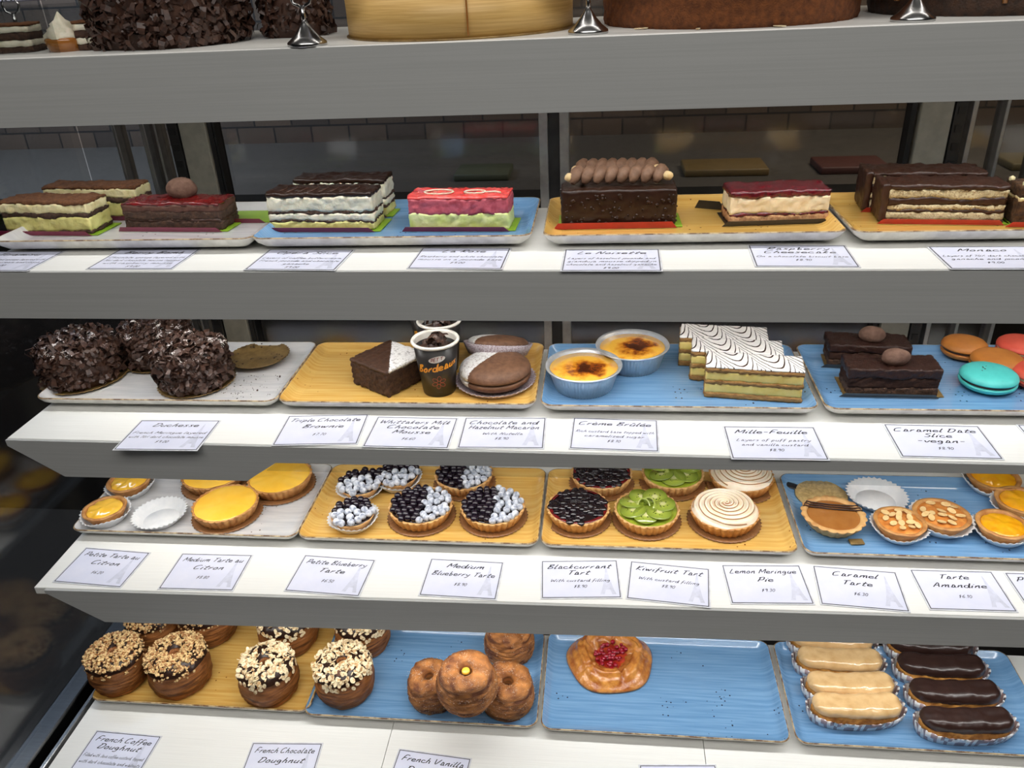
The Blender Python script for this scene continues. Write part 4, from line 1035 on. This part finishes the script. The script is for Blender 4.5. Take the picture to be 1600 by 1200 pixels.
c2 = at(1338, 848, P4); root = thing('gold_tab_board', 'shiny gold board tab poking out beside the caramel tart', 'cake board', c2, .1)
obj('tab', bevel(box(-.010, .010, -.006, .006, 0, .003), .0012), goldb, root)
empty_case('empty white pleated paper case behind the almond tarts', 1325, 1416, 803)
tart('almond_tart', 'almond flake tart in a paper case, front left one', 1362, 1451, 856, 'almond', 'almond tarts', 1)
tart('almond_tart', 'almond flake tart in a paper case, right one behind', 1423, 1520, 846, 'almond', 'almond tarts', 2)
tart('passionfruit_tart', 'seeded yellow tart in a paper case, rearmost of three', 1508, 1597, 782, 'passion', 'passionfruit tarts', 1)
tart('passionfruit_tart', 'seeded yellow tart at the right edge, middle of three', 1553, 1640, 820, 'passion', 'passionfruit tarts', 2)
tart('passionfruit_tart', 'seeded yellow tart in a paper case, front of three', 1523, 1612, 859, 'passion', 'passionfruit tarts', 3)
# ------------------------------------------------------------------ bottom deck: doughnuts, danish, eclairs
def ring_body(r, h, hole, seed, amp=.0016, m=44, n=96):
    prof = [(hole, h * .25), (r * .55, .0), (r * .82, 0)]
    for k in range(1, 20):
        s = k / 20; prof.append((r * (.86 + .14 * math.sin(PI * min(1, s * 1.05))), h * .80 * s + .001))
    prof += [(r * .86, h * .86), (r * .78, h * .93), (r * .62, h * .985), (r * .46, h), (r * .32, h * .97), (hole * 1.1, h * .90), (hole, h * .78), (hole, h * .25)]
    def md(a, rr, z, i):
        q = Vector((math.cos(a) * 1.6, math.sin(a) * 1.6, seed * 5.0)); k = amp * math.sin(z * 1000 + 5 * noise.noise(q) + 3 * math.sin(a + seed)) if 2 < i < 24 else 0
        return rr * (1 + .06 * noise.noise(q + Vector((0, 0, z * 20)))) + k, z * (1 + .05 * noise.noise(q * 1.3))
    return lathe(prof, n, md)
def topz(rr, r, h, hole):
    s = (rr - r * .46) / (r * .46); return h * (1 - .13 * s * s) if rr > r * .46 else h * (1 - .10 * ((r * .46 - rr) / (r * .46 - hole)) ** 2)
def doughnut(label, x0, x1, yb, vt, kind, seed, group, zoff=0, name='nut_doughnut', tilt=(0, 0)):
    c, r = ring(x0, x1, yb, P5, .03, .86); r *= .95; h = .068 if kind != 'sugar' else .060; hole = r * .13
    c.z += zoff; root = thing(name, label, 'doughnut', c, seed, group); root.rotation_euler = (tilt[0], tilt[1], seed if not tilt[0] and not tilt[1] else 0)
    obj('dough_ring', ring_body(r, h, hole if kind != 'sugar' else r * .20, seed), {'sugar': crosug, 'dark': crodark}.get(kind, crobrown), root)
    if kind == 'sugar':
        rng = random.Random(seed); bm = bmesh.new()
        for k in range(420):
            a = rng.uniform(0, 6.3); 
            if rng.random() < .55: rr = rng.uniform(r * .25, r * .84); zz = topz(rr, r, h, hole)
            else: rr = r * rng.uniform(.985, 1.01); zz = rng.uniform(.008, h * .8)
            chunk(bm, Vector((math.cos(a) * rr, math.sin(a) * rr, zz)), rng.uniform(.00018, .00045), rng, 1)
        if zoff: obj('custard_centre', fill(hole * 1.05, h * .90, .002), lemon, root)
        tag(obj('sugar_crystals', bm, M('sugar', (244, 232, 214), .3), root, smooth=False), kind='stuff')
        return root
    rng = random.Random(seed)
    def md(a, rr, z, i): return rr * (1 + (.05 * noise.noise(Vector((math.cos(a) * 3, math.sin(a) * 3, seed))) if i in (0, 1) else 0)), z
    obj('chocolate_glaze', lathe([(r * .98, h * .78), (r * .93, h * .86), (r * .80, h * .955), (r * .62, h * 1.012), (r * .46, h * 1.03), (r * .32, h * 1.0), (hole * 1.3, h * .95)], 60, md), chocg, root)
    bm = bmesh.new()
    N = 560 if kind != 'flake' else 250
    for k in range(N):
        a = rng.uniform(0, 6.3); rr = r * math.sqrt(rng.uniform(.05, .93)); zz = topz(rr, r, h, hole) * 1.03 + rng.uniform(-.001, .003)
        p = Vector((math.cos(a) * rr, math.sin(a) * rr, zz))
        if kind == 'flake': disc_flake(bm, p, Vector((rng.uniform(-1.1, 1.1) + math.cos(a) * rr / r * .5, rng.uniform(-1.1, 1.1) + math.sin(a) * rr / r * .5, 1)), rng.uniform(.003, .0062), rng, rng.uniform(.5, .8), .0009)
        else: chunk(bm, p, rng.uniform(.0012, .0036), rng, .8)
    for k in range(46):
        a = rng.uniform(0, 6.3); p = Vector((math.cos(a) * r * .99, math.sin(a) * r * .99, h * rng.uniform(.66, .86)))
        if kind == 'flake': disc_flake(bm, p, Vector((math.cos(a), math.sin(a), .2)), .004, rng)
        else: chunk(bm, p, rng.uniform(.0012, .0026), rng, .8)
    tag(obj('nut_topping', bm, flakem if kind == 'flake' else nutm, root, smooth=False), kind='stuff')
    return root
g = 'nut topped layered doughnuts'
doughnut('doughnut with fine pale nut crumbs at the far left of the yellow plate', 138, 232, 1086, 985, 'nut', 1, g)
doughnut('doughnut with chunky chopped walnuts, second from left in front', 230, 331, 1092, 985, 'nut', 2, g)
doughnut('nut crumb doughnut at the back left, mostly under the shelf', 200, 284, 1020, 950, 'nut', 3, g)
doughnut('chopped nut doughnut at the back, beside a bare stretch of yellow plate', 278, 372, 1014, 950, 'nut', 4, g)
doughnut('almond flake doughnut in front at the right of the yellow plate', 371, 468, 1108, 995, 'flake', 5, g)
doughnut('almond flake doughnut behind, at the back of the yellow plate', 402, 499, 1030, 960, 'flake', 6, g)
doughnut('almond flake doughnut in front on the blue plate', 489, 588, 1110, 985, 'flake', 7, g)
doughnut('almond flake doughnut behind on the blue plate', 522, 612, 1034, 960, 'flake', 8, g)
g = 'sugared doughnuts'
doughnut('sugared doughnut at the left foot of the pile', 636, 720, 1118, 1015, 'sugar', 11, g, 0, 'sugared_doughnut', (.10, -.10))
doughnut('sugared doughnut at the right foot of the pile', 742, 836, 1130, 1020, 'sugar', 12, g, 0, 'sugared_doughnut', (.08, .12))
doughnut('sugared doughnut at the back of the pile', 752, 838, 1048, 980, 'sugar', 13, g, 0, 'sugared_doughnut')
doughnut('sugared doughnut on top of the pile', 684, 784, 1162, 980, 'sugar', 14, g, .055, 'sugared_doughnut', (.06, .0))
# danish
c, r = ring(884, 1022, 1088, P5, .012, 1.0)
root = thing('berry_danish', 'round golden danish with red berry centre alone on a blue plate', 'danish', c, .3)
nr, na = 34, 140; bm = bmesh.new(); rings = []
def dz(rr, a):
    s = rr / r; fold = 1 - abs(((a / (2 * PI) * 5 + .25 * s) % 1) * 2 - 1)
    e = max(0, 1 - s ** 5) ** .5
    return (.004 + .020 * math.exp(-((s - .66) / .24) ** 2) * (1 - .48 * math.exp(-(fold / .10) ** 2)) * (1 + .11 * math.sin(rr * 620 + 3 * math.sin(2.5 * a))) + .002 * noise.noise(Vector((math.cos(a) * s * 7, math.sin(a) * s * 7, 1)))) * e + .002
for i in range(nr + 1):
    rr = r * i / nr
    rings.append([bm.verts.new((math.cos(a) * rr * (1 + .03 * math.sin(5 * a + .8) * (i / nr)), math.sin(a) * rr * (1 + .03 * math.sin(5 * a + .8) * (i / nr)), dz(rr, a))) for a in ([2 * PI * k / na for k in range(na)] if i else [0])])
lowr = [bm.verts.new((v.co.x * .9, v.co.y * .9, 0)) for v in rings[-1]]; rings.append(lowr)
for A, B in zip(rings, rings[1:]):
    for k in range(na):
        k2 = (k + 1) % na
        bm.faces.new((A[0], B[k], B[k2]) if len(A) == 1 else (A[k], B[k], B[k2], A[k2]))
bm.faces.new(lowr[::-1]); obj('pastry', bm, danm, root)
obj('berry_sauce', fill(r * .42, .009, .002, amp=.002), redsauce, root, rot=(0, 0, .4))
rg = random.Random(9)
for k in range(52):
    a = rg.uniform(0, 6.3); rr = r * (.42 + .10 * math.sin(3 * a)) * math.sqrt(rg.random())
    obj('red_berry', ball(rg.uniform(.0030, .0042), 2, (1, 1, .9), .0004, 200, k), redberry, root, loc=(math.cos(a) * rr, math.sin(a) * rr, .0125 + rg.uniform(0, .005) * (1 - rr / r)))
# eclairs
def eclair(kind, label):
    root = thing('eclair', label, 'eclair', (0, 0, 0), 0, 'coffee iced eclairs' if kind == 'coffee' else 'chocolate iced eclairs'); L, D, H = .138, .0395, .034
    def bend(q):
        e = max(0, abs(q.x) - (L / 2 - D * .62)) / (D * .56); k = math.sqrt(max(.02, 1 - min(1, e) ** 2))
        return Vector((q.x, q.y * k + 1.2 * q.x * q.x, q.z * (.45 + .55 * k) - (0 if q.z < 0 else 0)))
    bm = pleat(.5, .62, .020, 46, .0, sx=1, sy=1, th=.003)
    def oval(bm):
        n = 0
        for v in bm.verts:
            rr = math.hypot(v.co.x, v.co.y)
            if rr < 1e-5: continue
            a = math.atan2(v.co.y, v.co.x); ca, sa = math.cos(a), math.sin(a); p = 2.6
            k = (abs(ca) ** p + abs(sa) ** p) ** (-1 / p); f = rr / .5; e = .0014 * min(1, v.co.z / .012) * (1 if int((a + PI) / (2 * PI) * 92) % 2 else -1) * (.4 + .6 * abs(ca))
            v.co.x, v.co.y = k * ca * (L * .475 * f * (1 - .55 * (f - 1)) + e), k * sa * (D * .52 * (1 + (f - 1) * 1.2) + e)
            v.co.y += 1.0 * v.co.x ** 2
            if v.co.z > .015: v.co.z += .006 * (v.co.x / (L * .5)) ** 4 * .6
        return bm
    oval(bm)
    for f_ in bm.faces:
        q = f_.calc_center_median(); f_.material_index = int((math.atan2(q.y - q.x ** 2, q.x) + PI) / (2 * PI) * 92) % 2
    o = obj('paper_case', bm, paperw, root); o.data.materials.append(M('mauve_pleat', (166, 146, 150), .6))
    obj('choux_bun', nbox(L * .93, D * .94, H, .001, .003, .0010, 90, 3, .0158, warp=bend), choux, root)
    def w2(q):
        q = bend(q); zz = q.z
        if zz < 0: zz = zz * (.65 + .7 * abs(noise.noise(Vector((q.x * 45, q.y * 20, 2)))))
        return Vector((q.x, q.y, zz))
    obj('icing', nbox(L * .92, D * .99, H * .66, .0158, .0025, .0008, 45, 5 if kind == 'coffee' else 9, .0105, warp=w2), cofic if kind == 'coffee' else chocic, root)
    return root
prc, prk = None, None
for kind, (u0, v0), (u1, v1), lab in (('coffee', (1262, 1140), (1422, 1140), 'coffee iced eclair at the front left of the plate'), ('coffee', (1258, 1104), (1405, 1106), 'coffee iced eclair second from the front'),
        ('coffee', (1240, 1062), (1388, 1068), 'coffee iced eclair third from the front'), ('coffee', (1232, 1029), (1372, 1034), 'coffee iced eclair at the back, half under the shelf'),
        ('dark', (1438, 1163), (1592, 1164), 'dark chocolate eclair at the front right, bare choux showing'), ('dark', (1420, 1116), (1572, 1119), 'dark chocolate eclair second from the front'),
        ('dark', (1398, 1072), (1550, 1078), 'dark chocolate eclair third from the front'), ('dark', (1388, 1037), (1526, 1042), 'dark chocolate eclair at the back, half under the shelf')):
    a, b = at(u0, v0, P5), at(u1, v1, P5); d = b - a; n = Vector((-d.y, d.x, 0)).normalized(); p = (a + b) / 2 + n * .018
    if kind == 'coffee': o = prc = eclair(kind, lab) if prc is None else copy_tree(prc)
    else: o = prk = eclair(kind, lab) if prk is None else copy_tree(prk)
    place(o, p, math.atan2(d.y, d.x), lab)
# ------------------------------------------------------------------ top shelf
def on_top(u, y): p = at_y(u, 60, y); return Vector((p.x, y, ST))
c = on_top(272, 1.018); shavings_cake('large_shaving_cake', 'large cake covered in dark chocolate shavings, left on the top shelf', c, .091, .125, ST, 5600, .0095, 21, False, False, loc=c)
c = on_top(467, 1.075); shavings_cake('large_shaving_cake', 'chocolate shaving cake beside it, behind the steel sign holder', c, .041, .11, ST, 1700, .0095, 22, False, False, loc=c)
c = on_top(722, 1.045); R0 = .133
root = thing('veneer_ringed_cake', 'low round cake in a pale wood veneer band, chocolate shards on top', 'cake', c)
obj('cake_board', lathe([(0, 0), (R0 + .004, 0), (R0 + .004, .002), (0, .002)], 96), goldb, root)
obj('veneer_band', lathe([(R0, .002), (R0 + .0015, .002), (R0 + .0015, .043), (R0, .043)], 120, lambda a, r_, z, i: (r_, z + (.0006 * noise.noise(Vector((a * 30, 0, 0))) if z > .01 else 0))), veneer, root)
obj('band_joint', bevel(box(.028, .0295, -R0 - .0026, -R0 + .002, .004, .042), .0004), caramel, root)
obj('cake_top', lathe([(R0 - .0005, .038), (R0 * .8, .042), (R0 * .4, .045), (0, .046)], 64), lemon, root)
rg = random.Random(4); bm = bmesh.new()
for k in range(260):
    a = rg.uniform(0, 6.3); rr = R0 * .72 * math.sqrt(rg.random()); flake(bm, Vector((math.cos(a) * rr, math.sin(a) * rr, .047 + rg.uniform(0, .012) * (1 - rr / R0))), Vector((rg.uniform(-.5, .5), rg.uniform(-.5, .5), 1)), rg.uniform(.02, .04), .25, .4, rg)
tag(obj('chocolate_shards', bm, shavem, root, smooth=False), kind='stuff')
c = on_top(1134, 1.064)
root = thing('brown_sponge_cake', 'tall round brown sponge cake in the centre of the top shelf', 'cake', c)
obj('sponge', lathe([(0, 0), (.143, 0)] + [(.145, .006 * q) for q in range(1, 19)] + [(.144, .112), (.138, .118), (0, .12)], 140, lambda a, r_, z, i: (r_ + .0030 * noise.noise(Vector((a * 26, z * 130, i * .7))), z)), spongeb, root)
rg = random.Random(2)
for a in (-2.35, -1.9, -1.35):
    bm = bmesh.new(); disc_flake(bm, Vector((math.cos(a) * .150, math.sin(a) * .150, .001)), Vector((0, 0, 1)), rg.uniform(.005, .009), rg, .45); obj('almond_flake', bm, flakem, root, smooth=False)
c = on_top(1530, 1.07)
root = thing('caramel_drip_cake', 'dark round cake with shiny caramel streaks at the right end', 'cake', c)
obj('sponge', lathe([(0, 0), (.125, 0), (.128, .01), (.127, .10), (.12, .108), (0, .11)], 120, lambda a, r_, z, i: (r_ + .0030 * noise.noise(Vector((a * 26, z * 130, i * .7))), z)), M('dark_sponge', (70, 42, 22), .6, (44, 26, 14), 120, bump=1, bs=500), root)
bm = bmesh.new(); rg = random.Random(8)
for k in range(26):
    a = rg.uniform(-3, 0); zz = rg.uniform(.01, .03); tube([(math.cos(a) * .129, math.sin(a) * .129, .108), (math.cos(a + .02) * .1292, math.sin(a + .02) * .1292, .06), (math.cos(a + .03) * .129, math.sin(a + .03) * .129, zz)], [.003, .002, .0025], 6, bm)
obj('caramel_drips', bm, caramel, root)
HZ = .0535
def holder(label, u, y, txt, r=.021, sgn=True):
    c = on_top(u, y); root = thing('sign_holder', label, 'sign holder', c, 0, 'steel sign holders')
    obj('base', lathe([(0, 0), (r, 0), (r * 1.02, .002), (r, .004), (r * .7, .009), (r * .4, .016), (r * .2, .022), (.0022, .026), (0, .026)], 64), steel, root)
    obj('stem', tube([(0, 0, .02), (0, 0, .040)], .0024, 12), steel, root)
    obj('clip', tube([(0, 0, .038), (-.009, 0, .042), (-.012, 0, .050), (-.008, 0, .057), (0, .001, .054), (.008, 0, .057), (.012, 0, .050), (.009, 0, .042), (0, 0, .038)], .0016, 8), steel, root)
    if sgn:
        obj('sign_card', box(-.052, .052, -.0008, .0008, HZ, .125), cardm, root, smooth=False)
        bm = box(-.052, .052, -.0012, -.0009, HZ, HZ + .0012); box(-.052, -.051, -.0012, -.0009, HZ + .0012, .125, bm); box(.051, .052, -.0012, -.0009, HZ + .0012, .125, bm); obj('printed_border', bm, MT['border_ink'], root, smooth=False)
holder('steel sign holder with a card, before the chocolate shaving cakes', 479, .915, '')
holder('steel sign holder between the veneer ringed cake and brown sponge cake', 919, .93, '')
holder('steel sign holder before the caramel streaked cake at the right', 1421, .93, '')
holder('steel sign holder base at the far left of the top shelf', 32, 1.09, '', .026)
# clear box with small cakes at the left end
pc = on_top(75, .985)
root = thing('acrylic_box', 'clear acrylic box holding small cakes at the left of the top shelf', 'box', (pc.x, pc.y, ST))
bm = box(-.085, .036, -.040, -.038, 0, .050); box(-.085, .036, .048, .050, 0, .05, bm); box(-.085, -.083, -.038, .048, 0, .05, bm)
obj('clear_walls', bm, clear, root, smooth=False)
for u, lab, s in ((28, 'layered cream and sponge slice in the clear box, at its left', 1), (145, 'layered slice in the clear box beside the big shaving cake', 2)):
    p = on_top(u, .985); r_ = thing('layered_slice', lab, 'cake slice', p, .2, None)
    z0 = 0
    for i, (nm, h, m_) in enumerate((('sponge_layer', .007, choc), ('cream_layer', .007, creamw), ('sponge_layer', .008, choc), ('cream_layer', .007, creamw), ('sponge_layer', .003, cocoa))):
        obj(nm, nbox(.045 if s == 1 else .025, .04, h, z0, .004, .0008, 120, i + s, .001), m_, r_); z0 += h
p = on_top(101, .975); r_ = thing('piped_meringue_tart', 'small tart with a piped striped meringue peak in the clear box', 'tart', p)
obj('caramel_base', lathe([(0, 0), (.020, 0), (.0225, .012), (.021, .015), (0, .016)], 48), caramel, r_)
obj('meringue_peak', lathe([(.0205, .014), (.0215, .018), (.017, .022), (.0175, .024), (.012, .028), (.0122, .030), (.006, .034), (.001, .042), (0, .043)], 64, lambda a, r__, z, i: (r__ * (1 + .08 * math.sin(5 * a + z * 200)), z)), creamw, r_)
